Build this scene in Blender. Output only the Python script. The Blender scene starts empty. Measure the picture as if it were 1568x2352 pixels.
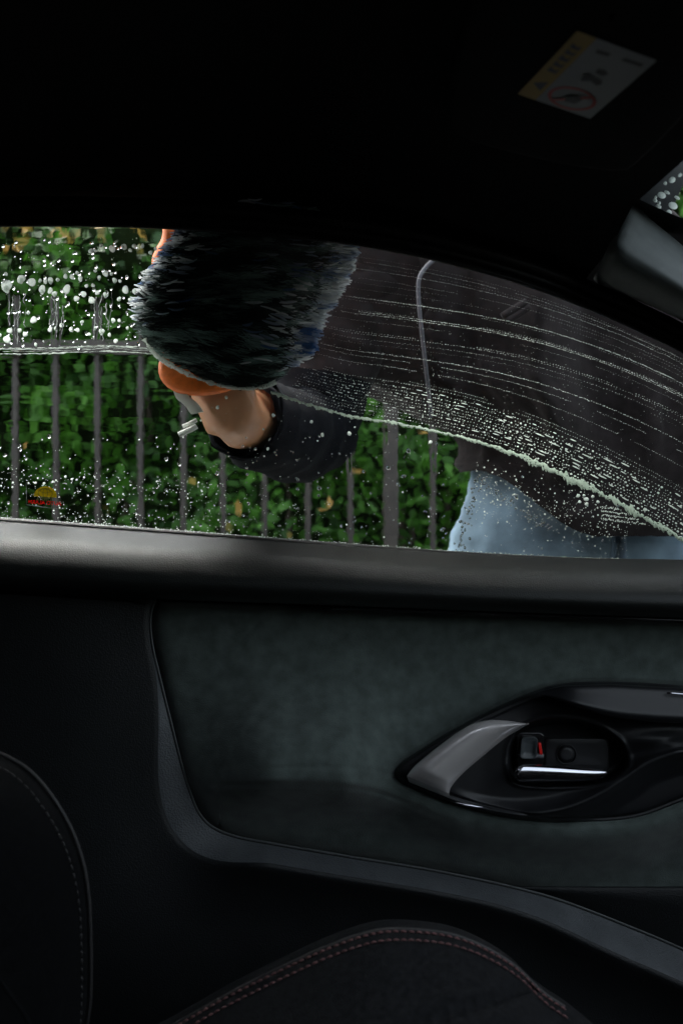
import bpy, bmesh, math, random
import numpy as np
from mathutils import Vector

random.seed(7)
RNG = np.random.default_rng(11)
R = math.radians
SC = bpy.context.scene
COL = SC.collection

# ------------------------------------------------------------------ camera, sky, sun, exposure
ZC = 1.05                      # camera height (m); the camera sits in the driver's seat, looking across the car
F = 2191.0                     # focal length for a 1568 px wide frame
cam_d = bpy.data.cameras.new('camera')
cam = bpy.data.objects.new('camera', cam_d)
COL.objects.link(cam)
cam.location = (0, 0, ZC)
cam.rotation_euler = (R(90), 0, 0)
cam_d.sensor_fit = 'HORIZONTAL'
cam_d.sensor_width = 24.0
cam_d.lens = F / 1568.0 * 24.0
cam_d.clip_start = 0.02
cam_d.clip_end = 2000
cam_d.dof.use_dof = True
cam_d.dof.focus_distance = 0.92
cam_d.dof.aperture_fstop = 5.8
SC.camera = cam

SUN_EL, SUN_AZ = R(60), R(-46)     # azimuth measured from +Y towards +X
world = bpy.data.worlds.new('World')
SC.world = world
world.use_nodes = True
wn = world.node_tree.nodes
wl = world.node_tree.links
sky = wn.new('ShaderNodeTexSky')
sky.sky_type = 'NISHITA'
sky.sun_disc = False
sky.sun_elevation = SUN_EL
sky.sun_rotation = SUN_AZ
sky.air_density = 1.0
sky.dust_density = 4.0
sky.ozone_density = 1.0
wn['Background'].inputs['Strength'].default_value = 0.15
hsv = wn.new('ShaderNodeHueSaturation')      # even grey-white overcast instead of clear blue
hsv.inputs['Saturation'].default_value = 0.35
wl.new(sky.outputs['Color'], hsv.inputs['Color'])
wl.new(hsv.outputs['Color'], wn['Background'].inputs['Color'])

sun_d = bpy.data.lights.new('sun', 'SUN')
sun_d.energy = 0.8
sun_d.angle = R(26)
sun_d.color = (1.0, 0.98, 0.94)
sun = bpy.data.objects.new('sun', sun_d)
COL.objects.link(sun)
sdir = Vector((math.sin(SUN_AZ) * math.cos(SUN_EL), math.cos(SUN_AZ) * math.cos(SUN_EL), math.sin(SUN_EL)))
sun.rotation_euler = sdir.to_track_quat('Z', 'Y').to_euler()
sun.location = sdir * 20

SC.view_settings.view_transform = 'Standard'
SC.view_settings.look = 'None'
SC.view_settings.exposure = 2.1
SC.view_settings.gamma = 1.0
SC.view_settings.use_curve_mapping = False
SC.render.engine = 'CYCLES'
SC.cycles.use_denoising = True
SC.cycles.max_bounces = 8
SC.cycles.transmission_bounces = 8
SC.cycles.transparent_max_bounces = 16
SC.cycles.sample_clamp_indirect = 4.0

# ------------------------------------------------------------------ helpers
def P(u, v, Y):
    """Point at distance Y from the camera plane that a 1568-wide survey frame sees at (u, v)."""
    return np.stack(np.broadcast_arrays((np.asarray(u, float) - 784) / F * Y, np.asarray(Y, float) + 0 * np.asarray(u, float),
                                        ZC - (np.asarray(v, float) - 1176) / F * Y), -1)

def sm(a, b, x):
    t = np.clip((np.asarray(x, float) - a) / (b - a), 0, 1)
    return t * t * (3 - 2 * t)

_T = RNG.random((256, 256))
def vnoise(x, y, s=0):
    x = np.asarray(x, float) + 17.3 * s; y = np.asarray(y, float) + 41.7 * s
    i = np.floor(x).astype(int); j = np.floor(y).astype(int)
    fx = x - i; fy = y - j
    fx = fx * fx * fx * (fx * (fx * 6 - 15) + 10); fy = fy * fy * fy * (fy * (fy * 6 - 15) + 10)
    g = lambda a, b: _T[a & 255, b & 255]
    return ((g(i, j) * (1 - fx) + g(i + 1, j) * fx) * (1 - fy) + (g(i, j + 1) * (1 - fx) + g(i + 1, j + 1) * fx) * fy) * 2 - 1

def fbm(x, y, s=0, o=3):
    r = 0; a = 1.0
    for k in range(o):
        r = r + a * vnoise(np.asarray(x) * 2 ** k, np.asarray(y) * 2 ** k, s + k * 5); a *= .5
    return r

def catmull(pts, n=24, closed=False):
    p = np.array(pts, float); out = []
    m = len(p)
    rng = range(m) if closed else range(m - 1)
    for i in rng:
        if closed:
            a, b, c, d = p[(i - 1) % m], p[i], p[(i + 1) % m], p[(i + 2) % m]
        else:
            a, b, c, d = p[max(i - 1, 0)], p[i], p[i + 1], p[min(i + 2, m - 1)]
        for t in np.linspace(0, 1, n, endpoint=False):
            out.append(.5 * ((2 * b) + (-a + c) * t + (2 * a - 5 * b + 4 * c - d) * t ** 2 + (-a + 3 * b - 3 * c + d) * t ** 3))
    if not closed: out.append(p[-1])
    return np.array(out)

def resample(c, n, closed=False):
    c = np.array(c, float)
    if closed: c = np.vstack([c, c[:1]])
    s = np.concatenate([[0], np.cumsum(np.linalg.norm(np.diff(c, axis=0), axis=1))])
    t = np.linspace(0, s[-1], n, endpoint=not closed)
    return np.stack([np.interp(t, s, c[:, k]) for k in range(c.shape[1])], -1)

def curve_fn(pts):
    c = catmull(pts, 16)
    return lambda u: np.interp(u, c[:, 0], c[:, 1])

def sdf(poly, u, v):
    """signed distance to a polygon (inside positive), arrays"""
    poly = np.array(poly, float); u = np.asarray(u, float); v = np.asarray(v, float)
    d = np.full(u.shape, 1e18); ins = np.zeros(u.shape, bool)
    n = len(poly)
    for i in range(n):
        a = poly[i]; b = poly[(i + 1) % n]
        e = b - a; L = max(e @ e, 1e-9)
        t = np.clip(((u - a[0]) * e[0] + (v - a[1]) * e[1]) / L, 0, 1)
        d = np.minimum(d, (u - a[0] - t * e[0]) ** 2 + (v - a[1] - t * e[1]) ** 2)
        c = ((a[1] > v) != (b[1] > v))
        with np.errstate(divide='ignore', invalid='ignore'):
            xi = (b[0] - a[0]) * (v - a[1]) / (b[1] - a[1] + 1e-12) + a[0]
        ins ^= c & (u < xi)
    d = np.sqrt(d)
    return np.where(ins, d, -d)

def dist_curve(c, u, v):
    u = np.asarray(u, float); v = np.asarray(v, float)
    d = np.full(u.shape, 1e18)
    for i in range(len(c) - 1):
        a = c[i]; e = c[i + 1] - a; L = max(e @ e, 1e-9)
        t = np.clip(((u - a[0]) * e[0] + (v - a[1]) * e[1]) / L, 0, 1)
        d = np.minimum(d, (u - a[0] - t * e[0]) ** 2 + (v - a[1] - t * e[1]) ** 2)
    return np.sqrt(d)

def link(o, parent=None):
    COL.objects.link(o)
    if parent is not None:
        o.parent = parent
        if parent.type == 'EMPTY':
            o.location = -Vector(parent.location)
    return o

def mesh_obj(name, verts, faces, mat, parent=None, smooth=True, sharp=None, mats=None, midx=None):
    me = bpy.data.meshes.new(name)
    verts = np.asarray(verts, float).reshape(-1, 3)
    me.from_pydata(verts.tolist(), [], [list(map(int, f)) for f in faces])
    if smooth: me.polygons.foreach_set('use_smooth', [True] * len(me.polygons))
    if sharp: me.set_sharp_from_angle(angle=R(sharp))
    for m in (mats or [mat]): me.materials.append(m)
    if midx is not None: me.polygons.foreach_set('material_index', midx)
    me.update()
    return link(bpy.data.objects.new(name, me), parent)

def quads_obj(name, verts, quads, mat, parent=None, smooth=True, attr=None):
    """fast path for big numpy meshes of equal n-gons"""
    verts = np.asarray(verts, np.float32).reshape(-1, 3); quads = np.asarray(quads, np.int32)
    k = quads.shape[1]; nf = len(quads)
    me = bpy.data.meshes.new(name)
    me.vertices.add(len(verts)); me.vertices.foreach_set('co', verts.ravel())
    me.loops.add(nf * k); me.loops.foreach_set('vertex_index', quads.ravel())
    me.polygons.add(nf)
    me.polygons.foreach_set('loop_start', np.arange(nf, dtype=np.int32) * k)
    me.polygons.foreach_set('loop_total', np.full(nf, k, np.int32))
    me.update(calc_edges=True)
    if smooth: me.polygons.foreach_set('use_smooth', np.ones(nf, bool))
    if attr is not None:
        a = me.attributes.new('tone', 'FLOAT', 'POINT'); a.data.foreach_set('value', np.asarray(attr, np.float32))
    me.materials.append(mat)
    me.validate()
    return link(bpy.data.objects.new(name, me), parent)

def gfaces(nr, nc, closed=False, flip=False, off=0):
    f = []
    for i in range(nr - 1):
        for j in range(nc if closed else nc - 1):
            a = off + i * nc + j; b = off + i * nc + (j + 1) % nc
            q = (a, b, b + nc, a + nc)
            f.append(q[::-1] if flip else q)
    return f

def loft(name, rows, mat, parent=None, closed=False, flip=False, sharp=None, cap=False):
    rows = [np.asarray(r, float) for r in rows]
    nc = len(rows[0]); v = np.vstack(rows); f = gfaces(len(rows), nc, closed, flip)
    if cap:
        a = list(range(nc)); b = list(range((len(rows) - 1) * nc, len(rows) * nc))
        f.append(a if flip else a[::-1]); f.append(b[::-1] if flip else b)
    return mesh_obj(name, v, f, mat, parent, sharp=sharp)

def tube_geo(path, rad, n=10, cap=True, wob=None):
    path = np.asarray(path, float); rad = np.broadcast_to(np.asarray(rad, float), (len(path),))
    V = []; prev = None
    for i in range(len(path)):
        t = path[min(i + 1, len(path) - 1)] - path[max(i - 1, 0)]
        t = t / (np.linalg.norm(t) + 1e-12)
        if prev is None:
            ref = np.array([0, 0, 1.]) if abs(t[2]) < .9 else np.array([1., 0, 0])
            a = np.cross(t, ref)
        else:
            a = prev - t * (prev @ t)
        a /= np.linalg.norm(a); prev = a; b = np.cross(t, a)
        for k in range(n):
            th = 2 * math.pi * k / n
            r = rad[i] * (1 + (wob(i, th) if wob else 0))
            V.append(path[i] + r * (math.cos(th) * a + math.sin(th) * b))
    Fc = gfaces(len(path), n, True)
    if cap:
        Fc.append(tuple(range(n))[::-1]); Fc.append(tuple(range((len(path) - 1) * n, len(path) * n)))
    return V, Fc

def tube(name, path, rad, mat, parent=None, n=10, cap=True, wob=None):
    V, Fc = tube_geo(path, rad, n, cap, wob)
    return mesh_obj(name, V, Fc, mat, parent)

def merge(geos):
    V = []; Fc = []
    for v, f in geos:
        o = len(V); V += [tuple(x) for x in v]; Fc += [tuple(i + o for i in q) for q in f]
    return V, Fc

def box_geo(c, s, bev=0.0):
    c = np.array(c, float); h = np.array(s, float) / 2
    bm = bmesh.new(); bmesh.ops.create_cube(bm, size=1)
    for v in bm.verts: v.co = Vector((v.co.x * s[0] + c[0], v.co.y * s[1] + c[1], v.co.z * s[2] + c[2]))
    if bev: bmesh.ops.bevel(bm, geom=bm.edges[:], offset=bev, segments=2, affect='EDGES', profile=.6)
    bm.verts.index_update()
    V = [tuple(v.co) for v in bm.verts]; Fc = [tuple(v.index for v in f.verts) for f in bm.faces]
    bm.free(); return V, Fc

def empty(name, loc, label, cat, group=None):
    o = bpy.data.objects.new(name, None); COL.objects.link(o); o.location = loc
    tag(o, label, cat, group); o.empty_display_size = .1
    return o

def tag(o, label=None, cat=None, group=None, kind=None):
    if label: o['label'] = label
    if cat: o['category'] = cat
    if group: o['group'] = group
    if kind: o['kind'] = kind
    return o

# ------------------------------------------------------------------ materials
def M(name, col, rough=.5, metal=0., spec=.5, var=None, bump=None, sheen=0., coat=0., sub=0.):
    m = bpy.data.materials.new(name); m.use_nodes = True
    n = m.node_tree.nodes; l = m.node_tree.links; b = n['Principled BSDF']
    b.inputs['Base Color'].default_value = (*col, 1); b.inputs['Roughness'].default_value = rough
    b.inputs['Metallic'].default_value = metal; b.inputs['Specular IOR Level'].default_value = spec
    b.inputs['Sheen Weight'].default_value = sheen
    b.inputs['Coat Weight'].default_value = coat
    if sub:
        b.inputs['Subsurface Weight'].default_value = sub; b.inputs['Subsurface Radius'].default_value = (.012, .005, .003); b.inputs['Subsurface Scale'].default_value = 1
    tc = n.new('ShaderNodeTexCoord')
    if var:
        sc, amt = var[0], var[1]
        t = n.new('ShaderNodeTexNoise'); t.inputs['Scale'].default_value = sc; t.inputs['Detail'].default_value = 5
        l.new(tc.outputs['Object'], t.inputs['Vector'])
        r = n.new('ShaderNodeMapRange'); r.inputs['From Min'].default_value = .3; r.inputs['From Max'].default_value = .7
        r.inputs['To Min'].default_value = 1 - amt; r.inputs['To Max'].default_value = 1 + amt
        l.new(t.outputs['Fac'], r.inputs['Value'])
        mx = n.new('ShaderNodeVectorMath'); mx.operation = 'SCALE'; mx.inputs[0].default_value = col
        l.new(r.outputs['Result'], mx.inputs['Scale']); l.new(mx.outputs['Vector'], b.inputs['Base Color'])
    if bump:
        kind, sc, st, di = bump
        t = n.new('ShaderNodeTexVoronoi' if kind == 'v' else 'ShaderNodeTexNoise'); t.inputs['Scale'].default_value = sc
        if kind != 'v': t.inputs['Detail'].default_value = 4
        l.new(tc.outputs['Object'], t.inputs['Vector'])
        bp = n.new('ShaderNodeBump'); bp.inputs['Strength'].default_value = st; bp.inputs['Distance'].default_value = di
        l.new(t.outputs['Distance' if kind == 'v' else 'Fac'], bp.inputs['Height']); l.new(bp.outputs['Normal'], b.inputs['Normal'])
    return m

def tone_mat(name, c0, c1, rough=.5, trans=0., spec=.4):
    """colour picked by the per-vertex 'tone' of each leaf / strand (the thing's own colour)"""
    m = M(name, c0, rough, spec=spec); n = m.node_tree.nodes; l = m.node_tree.links; b = n['Principled BSDF']
    a = n.new('ShaderNodeAttribute'); a.attribute_name = 'tone'
    mx = n.new('ShaderNodeMix'); mx.data_type = 'RGBA'
    mx.inputs['A'].default_value = (*c0, 1); mx.inputs['B'].default_value = (*c1, 1)
    l.new(a.outputs['Fac'], mx.inputs['Factor']); l.new(mx.outputs['Result'], b.inputs['Base Color'])
    if trans:
        tr = n.new('ShaderNodeBsdfTranslucent'); l.new(mx.outputs['Result'], tr.inputs['Color'])
        ms = n.new('ShaderNodeMixShader'); ms.inputs['Fac'].default_value = trans
        l.new(b.outputs['BSDF'], ms.inputs[1]); l.new(tr.outputs['BSDF'], ms.inputs[2]); l.new(ms.outputs['Shader'], n['Material Output'].inputs['Surface'])
    return m

def glass_mat(name, ior, tint=(1, 1, 1)):
    m = bpy.data.materials.new(name); m.use_nodes = True; n = m.node_tree.nodes; l = m.node_tree.links
    n.remove(n['Principled BSDF']); g = n.new('ShaderNodeBsdfGlass'); g.inputs['IOR'].default_value = ior; g.inputs['Roughness'].default_value = 0
    g.inputs['Color'].default_value = (*tint, 1)
    l.new(g.outputs['BSDF'], n['Material Output'].inputs['Surface']); return m

def thin_glass(name, tint):
    m = bpy.data.materials.new(name); m.use_nodes = True; n = m.node_tree.nodes; l = m.node_tree.links
    n.remove(n['Principled BSDF']); t = n.new('ShaderNodeBsdfTransparent'); t.inputs['Color'].default_value = (*tint, 1)
    g = n.new('ShaderNodeBsdfGlossy'); g.inputs['Roughness'].default_value = 0.0
    f = n.new('ShaderNodeFresnel'); f.inputs['IOR'].default_value = 1.3
    x = n.new('ShaderNodeMixShader'); l.new(f.outputs['Fac'], x.inputs['Fac']); l.new(t.outputs['BSDF'], x.inputs[1]); l.new(g.outputs['BSDF'], x.inputs[2])
    l.new(x.outputs['Shader'], n['Material Output'].inputs['Surface']); return m

def foam_mat(name, col, tr=.6, specks=0.):
    m = bpy.data.materials.new(name); m.use_nodes = True; n = m.node_tree.nodes; l = m.node_tree.links
    n.remove(n['Principled BSDF'])
    d = n.new('ShaderNodeBsdfDiffuse'); t = n.new('ShaderNodeBsdfTranslucent')
    d.inputs['Color'].default_value = (*col, 1); t.inputs['Color'].default_value = (*col, 1)
    x = n.new('ShaderNodeMixShader'); x.inputs['Fac'].default_value = tr
    l.new(d.outputs['BSDF'], x.inputs[1]); l.new(t.outputs['BSDF'], x.inputs[2])
    last = x
    if specks:       # bubble holes in the lather: clear where a bubble is open
        tc = n.new('ShaderNodeTexCoord'); v = n.new('ShaderNodeTexVoronoi'); v.inputs['Scale'].default_value = 420
        l.new(tc.outputs['Object'], v.inputs['Vector'])
        r = n.new('ShaderNodeMapRange'); r.inputs['From Min'].default_value = .18; r.inputs['From Max'].default_value = .34
        r.inputs['To Min'].default_value = specks; r.inputs['To Max'].default_value = 0
        l.new(v.outputs['Distance'], r.inputs['Value'])
        tp = n.new('ShaderNodeBsdfTransparent'); y = n.new('ShaderNodeMixShader')
        l.new(r.outputs['Result'], y.inputs['Fac']); l.new(x.outputs['Shader'], y.inputs[1]); l.new(tp.outputs['BSDF'], y.inputs[2]); last = y
    l.new(last.outputs['Shader'], n['Material Output'].inputs['Surface']); return m

m_sill = M('grained vinyl', (.0115, .013, .012), .5, spec=.3, var=(30, .15), bump=('v', 760, .35, .0007))
m_card = M('hard plastic', (.011, .0122, .013), .5, spec=.28, var=(25, .12), bump=('v', 700, .4, .0007))
m_cloth = M('suede cloth', (.078, .097, .090), .95, spec=.1, var=(70, .24), bump=('n', 900, .6, .0008), sheen=.25)
m_pod = M('satin plastic', (.010, .0105, .012), .46, spec=.4, var=(20, .1), bump=('n', 1500, .12, .0003))
m_gloss = M('piano black', (.012, .012, .013), .12, spec=.6)
m_garn = M('satin metal paint', (.95, .90, .89), .24, metal=.62, var=(60, .06), bump=('n', 2500, .08, .0002))
m_chrome = M('chrome', (.6, .6, .65), .16, metal=1.)
m_knob = M('knob plastic', (.06, .07, .075), .4)
m_red = M('red lock mark', (.85, .012, .008), .4)
m_liner = M('black headlining', (.004, .004, .0045), .95, spec=.1, var=(80, .2), bump=('n', 700, .3, .0008))
m_rubber = M('black rubber', (.008, .008, .008), .5, spec=.35)
m_pillar = M('pillar plastic', (.075, .085, .085), .75, spec=.3, var=(60, .12), bump=('n', 900, .25, .0006))
m_seat = M('black seat fabric', (.003, .0032, .0036), .95, spec=.03, var=(200, .3), bump=('n', 1100, .5, .0008), sheen=.02)
m_seat2 = M('seat centre fabric', (.010, .0105, .0115), .95, spec=.03, var=(220, .35), bump=('n', 900, .6, .001), sheen=.02)
m_thread = M('dusty pink thread', (.13, .055, .055), .8)
m_pipe = M('seat piping', (.018, .017, .017), .6)
m_carpet = M('carpet', (.005, .005, .005), .95, spec=.1)
m_white = M('label white', (.18, .19, .205), .6)
m_yellow = M('label yellow', (.24, .145, .010), .6)
m_print = M('label print', (.03, .03, .035), .6)
m_ring = M('label red', (.35, .03, .03), .6)
m_glass = glass_mat('window glass', 1.45, (.97, .99, .975))
m_water = glass_mat('water', 1.33)
m_shield = thin_glass('windscreen glass', (.9, .95, .93))
m_frit = M('black frit', (.006, .006, .006), .3)
m_foam = foam_mat('foam', (.62, .68, .63), .7)
m_lather = foam_mat('lather', (.38, .46, .38), .65, .9)
m_fence = M('grey brown painted iron', (.032, .027, .023), .55, var=(40, .25), bump=('n', 300, .3, .001))
m_leaf = tone_mat('hedge leaf', (.013, .058, .007), (.08, .26, .020), .5, .4)
m_leafy = tone_mat('yellowed leaf', (.16, .15, .02), (.42, .25, .06), .5, .25)
m_twig = M('twig bark', (.05, .038, .028), .85)
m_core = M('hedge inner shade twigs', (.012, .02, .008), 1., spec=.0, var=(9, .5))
m_tree = tone_mat('tree leaf', (.02, .04, .012), (.09, .13, .03), .5, .2)
m_hoodie = M('charcoal fleece', (.026, .0215, .022), .95, spec=.1, var=(70, .25), bump=('n', 1500, .4, .0008), sheen=.05)
m_cord = M('pale grey cord', (.10, .10, .115), .8, var=(300, .2))
m_denim = M('washed denim', (.19, .275, .35), .9, spec=.15, var=(22, .35), bump=('n', 900, .4, .0008))
m_seam = M('dark denim seam', (.09, .14, .2), .9)
m_skin = M('skin', (.55, .27, .145), .36, var=(30, .1), sub=.15, bump=('n', 300, .15, .001))
m_hair = M('dark hair', (.012, .01, .009), .5)
m_shoe = M('dark shoe', (.03, .03, .03), .6)
m_sole = M('pale sole', (.6, .6, .58), .7)
m_pile = tone_mat('mitt pile', (.02, .03, .028), (.42, .58, .54), .8, .15, spec=.2)
m_fringe = tone_mat('mitt fringe', (.08, .20, .45), (.95, .97, .98), .75, .55, spec=.2)
m_orange = M('orange foam pad', (.85, .17, .01), .55, var=(150, .15), bump=('n', 400, .4, .001))
m_strap = M('white elastic strap', (.75, .77, .72), .8)
m_pave = M('concrete paving', (.28, .27, .25), .9, var=(6, .2), bump=('n', 90, .4, .004))
m_road = M('asphalt', (.05, .05, .052), .85, var=(30, .3), bump=('n', 250, .6, .004))
m_grass = M('ground soil', (.06, .055, .035), .95, var=(3, .4), bump=('n', 30, .6, .02))
m_dash = M('dashboard plastic', (.008, .008, .008), .6)

# ------------------------------------------------------------------ ground
def slab(name, x0, x1, y0, y1, z0, z1, mat):
    V, Fc = box_geo(((x0 + x1) / 2, (y0 + y1) / 2, (z0 + z1) / 2), (x1 - x0, y1 - y0, z1 - z0))
    return mesh_obj(name, V, Fc, mat, smooth=False)
g = mesh_obj('ground', [(-600, -600, -.02), (600, -600, -.02), (600, 600, -.02), (-600, 600, -.02)], [(0, 1, 2, 3)], m_grass, smooth=False); tag(g, kind='structure')
tag(slab('road', -40, 40, -6, 1.10, -.016, 0, m_road), kind='structure')
tag(slab('pavement', -40, 40, 1.25, 2.62, -.016, .12, m_pave), kind='structure')
tag(slab('kerb', -40, 40, 1.10, 1.25, -.016, .126, m_pave), kind='structure')

# ------------------------------------------------------------------ fence
fence = empty('iron_fence', (.3, 2.5, .12), 'grey brown iron railing fence with vertical bars in front of the green hedge', 'fence')
FY = 2.5
rz = P(0, 800, FY)[2]
def bar_mesh(h, w, tip=True):
    V, Fc = box_geo((0, 0, h / 2), (w, w, h), .002)
    return V, Fc
bar_h = P(0, 676, FY)[2] - .16
bm0 = bpy.data.meshes.new('bar'); V, Fc = bar_mesh(bar_h, .0148)
V += [(0, 0, bar_h + .03)]; n0 = len(V) - 1
tz = [i for i in range(n0) if V[i][2] > bar_h - 1e-4]
bm0.from_pydata(V, [], Fc); bm0.materials.append(m_fence)
for k in range(-9, 22):
    u = 37 + 95.6 * k
    if k == 9: continue
    o = bpy.data.objects.new('bar', bm0); COL.objects.link(o); o.parent = fence
    o.location = Vector((P(u, 0, FY)[0], FY, .16)) - Vector(fence.location)
    o.rotation_euler = (0, R(random.uniform(-.25, .25)), 0)
V, Fc = box_geo((P(897, 0, FY)[0], FY, .12 + (rz + .02 - .12) / 2), (.037, .037, rz + .02 - .12), .003)
c, f2 = box_geo((P(897, 0, FY)[0], FY, rz + .03), (.05, .05, .02), .004)
mesh_obj('post', *merge([(V, Fc), (c, f2)]), m_fence, fence, smooth=False)
x0, x1 = P(37 - 95.6 * 10, 0, FY)[0], P(37 + 95.6 * 22, 0, FY)[0]
for z in (rz, .24):
    V, Fc = box_geo(((x0 + x1) / 2, FY - .018, z), (x1 - x0, .016, .024), .002)
    mesh_obj('rail', V, Fc, m_fence, fence, smooth=False)

# ------------------------------------------------------------------ leaves
def leaves(name, pos, nrm, size, tone, mat, parent, rnd=1.0, fold=.25):
    n = len(pos)
    d = RNG.normal(size=(n, 3)); nn = np.asarray(nrm) + rnd * d * .6
    nn /= np.linalg.norm(nn, axis=1, keepdims=True)
    t = RNG.normal(size=(n, 3)); t[:, 2] -= .5
    t -= nn * np.sum(t * nn, 1, keepdims=True); t /= np.linalg.norm(t, axis=1, keepdims=True)
    b = np.cross(nn, t); s = np.asarray(size)[:, None]
    w = RNG.uniform(.42, .6, (n, 1))
    prof = [(-.5, 0, 0), (-.18, .42, .2), (.2, .36, .16), (.55, 0, -.12), (.2, -.36, .16), (-.18, -.42, .2), (.0, 0, 0)]
    V = np.stack([pos + s * (a * t + bb * w * 1.1 * b + fold * cc * nn) for a, bb, cc in prof], 1)  # n,7,3
    fq = np.array([(0, 6, 1, 1), ])
    base = np.arange(n)[:, None] * 7
    tri = np.array([(0, 1, 6), (1, 2, 6), (2, 3, 6), (3, 4, 6), (4, 5, 6), (5, 0, 6)])
    Q = (base[:, None, :] + tri[None]).reshape(-1, 3)
    return quads_obj(name, V.reshape(-1, 3), Q, mat, parent, smooth=True, attr=np.repeat(tone, 7))

hedge = empty('hedge', (.4, 3.2, .12), 'dense green leafy hedge with a few yellowed leaves behind the railing fence', 'hedge')
def hedge_y(x, z):      # front face, lumpy
    return 2.86 + .16 * fbm(x * 2.2, z * 2.2, 3) + .10 * fbm(x * 6, z * 6, 4)
HT = 2.2
N = 46000
x = RNG.uniform(-1.9, 2.6, N); z = RNG.uniform(.15, HT, N); dep = np.abs(RNG.normal(0, .10, N))
y = hedge_y(x, z) + dep
clump = fbm(x * 3.1, z * 3.5, 9)
keep = RNG.random(N) < np.clip(.68 + .55 * clump, .15, 1)
x, y, z, clump = x[keep], y[keep], z[keep], clump[keep]
tone = np.clip(.45 + .35 * clump + RNG.normal(0, .2, len(x)), 0, 1)
lv = leaves('foliage', np.stack([x, y, z], -1), np.tile([0, -.7, .65], (len(x), 1)), RNG.uniform(.024, .052, len(x)), tone, m_leaf, hedge)
tag(lv, kind='stuff')
# top fringe and yellowed leaves
N = 900
z = np.concatenate([RNG.uniform(1.84, 2.05, 130), RNG.uniform(.4, 2.2, 30)])
x = np.concatenate([np.r_[RNG.normal(-.97, .07, 50), RNG.normal(-.80, .04, 25), RNG.normal(-.58, .06, 25), RNG.uniform(-1.2, .1, 30)], RNG.uniform(-1.3, .9, 30)])
y = hedge_y(x, z) - .02 + RNG.uniform(-.03, .06, len(x))
px = P(np.array([540, 548, 750, 742, 756, 820, 150, 158, 40, 60, 1250]), np.array([1157, 1165, 1160, 1170, 1152, 1083, 540, 545, 570, 1020, 1100]), 2.74)
pos = np.vstack([np.stack([x, y, z], -1), px])
lv = leaves('yellowed_leaves', pos, np.tile([0, -.7, .5], (len(pos), 1)), RNG.uniform(.025, .05, len(pos)), RNG.random(len(pos)), m_leafy, hedge)
tag(lv, kind='stuff')
geos = []
for k in range(18):
    xx = RNG.uniform(-1.8, 2.5); pth = [(xx, 3.1 + RNG.uniform(-.1, .1), .1)]
    for q in range(7):
        p = pth[-1]; pth.append((p[0] + RNG.normal(0, .06), 3.12 - .12 * q / 7 + RNG.normal(0, .04), p[2] + .3))
    geos.append(tube_geo(pth, np.linspace(.016, .004, 8), 5))
mesh_obj('branches', *merge(geos), m_twig, hedge)
# closed lumpy body added in the hedge, coloured as inner shade, blocks light
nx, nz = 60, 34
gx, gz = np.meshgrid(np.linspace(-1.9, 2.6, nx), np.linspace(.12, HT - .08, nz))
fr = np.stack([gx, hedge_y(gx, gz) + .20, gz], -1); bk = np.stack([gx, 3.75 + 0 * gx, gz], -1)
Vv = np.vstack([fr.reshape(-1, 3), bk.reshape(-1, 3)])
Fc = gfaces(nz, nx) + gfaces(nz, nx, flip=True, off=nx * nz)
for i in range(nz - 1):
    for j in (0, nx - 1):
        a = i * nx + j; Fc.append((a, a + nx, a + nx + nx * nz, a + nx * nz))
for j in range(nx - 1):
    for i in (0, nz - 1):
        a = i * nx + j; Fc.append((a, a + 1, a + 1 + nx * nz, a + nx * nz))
mesh_obj('inner_shade_core', Vv, Fc, m_core, hedge)

# trees beyond the hedge (show through the windscreen corner)
def tree(x, y, h, rad, seed, label):
    t = empty('tree', (x, y, 0), label, 'tree', 'trees beyond the hedge')
    pth = [(x, y, 0), (x + .05, y, h * .25), (x - .04, y + .05, h * .5), (x + .02, y, h * .85)]
    geos = [tube_geo(catmull(pth, 5), np.linspace(.16, .03, 16), 9)]
    rg = np.random.default_rng(seed)
    cen = []
    for k in range(40):
        a = rg.uniform(0, 6.28); zz = rg.uniform(.3, 1.0) * h; rr = rad * (1 - .5 * abs(zz / h - .6)) * rg.uniform(.3, 1)
        c = np.array([x + rr * math.cos(a), y + rr * math.sin(a), zz]); cen.append(c)
        s = np.array([x, y, zz * .75]); geos.append(tube_geo([s, (s + c) / 2 + [0, 0, .1], c], [.035, .02, .008], 5))
    mesh_obj('trunk', *merge(geos), m_twig, t)
    pos = np.vstack([c + rg.normal(0, .32, (260, 3)) for c in cen])
    tone = np.clip(rg.normal(.35, .25, len(pos)), 0, 1)
    tag(leaves('crown', pos, np.tile([0, -.4, .8], (len(pos), 1)), rg.uniform(.08, .16, len(pos)), tone, m_tree, t), kind='stuff')
tree(2.1, 5.0, 4.4, 1.5, 3, 'dark leafy tree beyond the hedge, seen through the windscreen corner')

# ================================================================== CAR
car = empty('car', (0, 0, 0), 'dark car seen from inside with black door trim and wet soapy window', 'car')

top_pts = [(-420, 536), (-200, 524), (0, 520), (200, 520), (430, 527), (600, 540), (800, 562), (950, 588), (1100, 625), (1250, 672), (1400, 732), (1500, 778), (1568, 812), (1700, 892), (1900, 1030), (2100, 1190), (2250, 1310)]
bot_pts = [(-420, 1158), (-200, 1175), (0, 1190), (300, 1212), (540, 1230), (800, 1250), (1050, 1268), (1290, 1281), (1420, 1285), (1568, 1288), (1900, 1300), (2250, 1312)]
wtop = curve_fn(top_pts); wbot = curve_fn(bot_pts)
def Yg(v):
    t = np.clip((np.asarray(v, float) - 520) / 760, -.3, 1.3)
    return .86 + .09 * t + .008 * np.sin(np.pi * np.clip(t, 0, 1))
def G(u, v, off=0.0): return P(u, v, Yg(v) + off)

groove = curve_fn([(-500, 1332), (0, 1355), (360, 1376), (700, 1388), (1100, 1403), (1568, 1420), (2300, 1446)])

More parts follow.
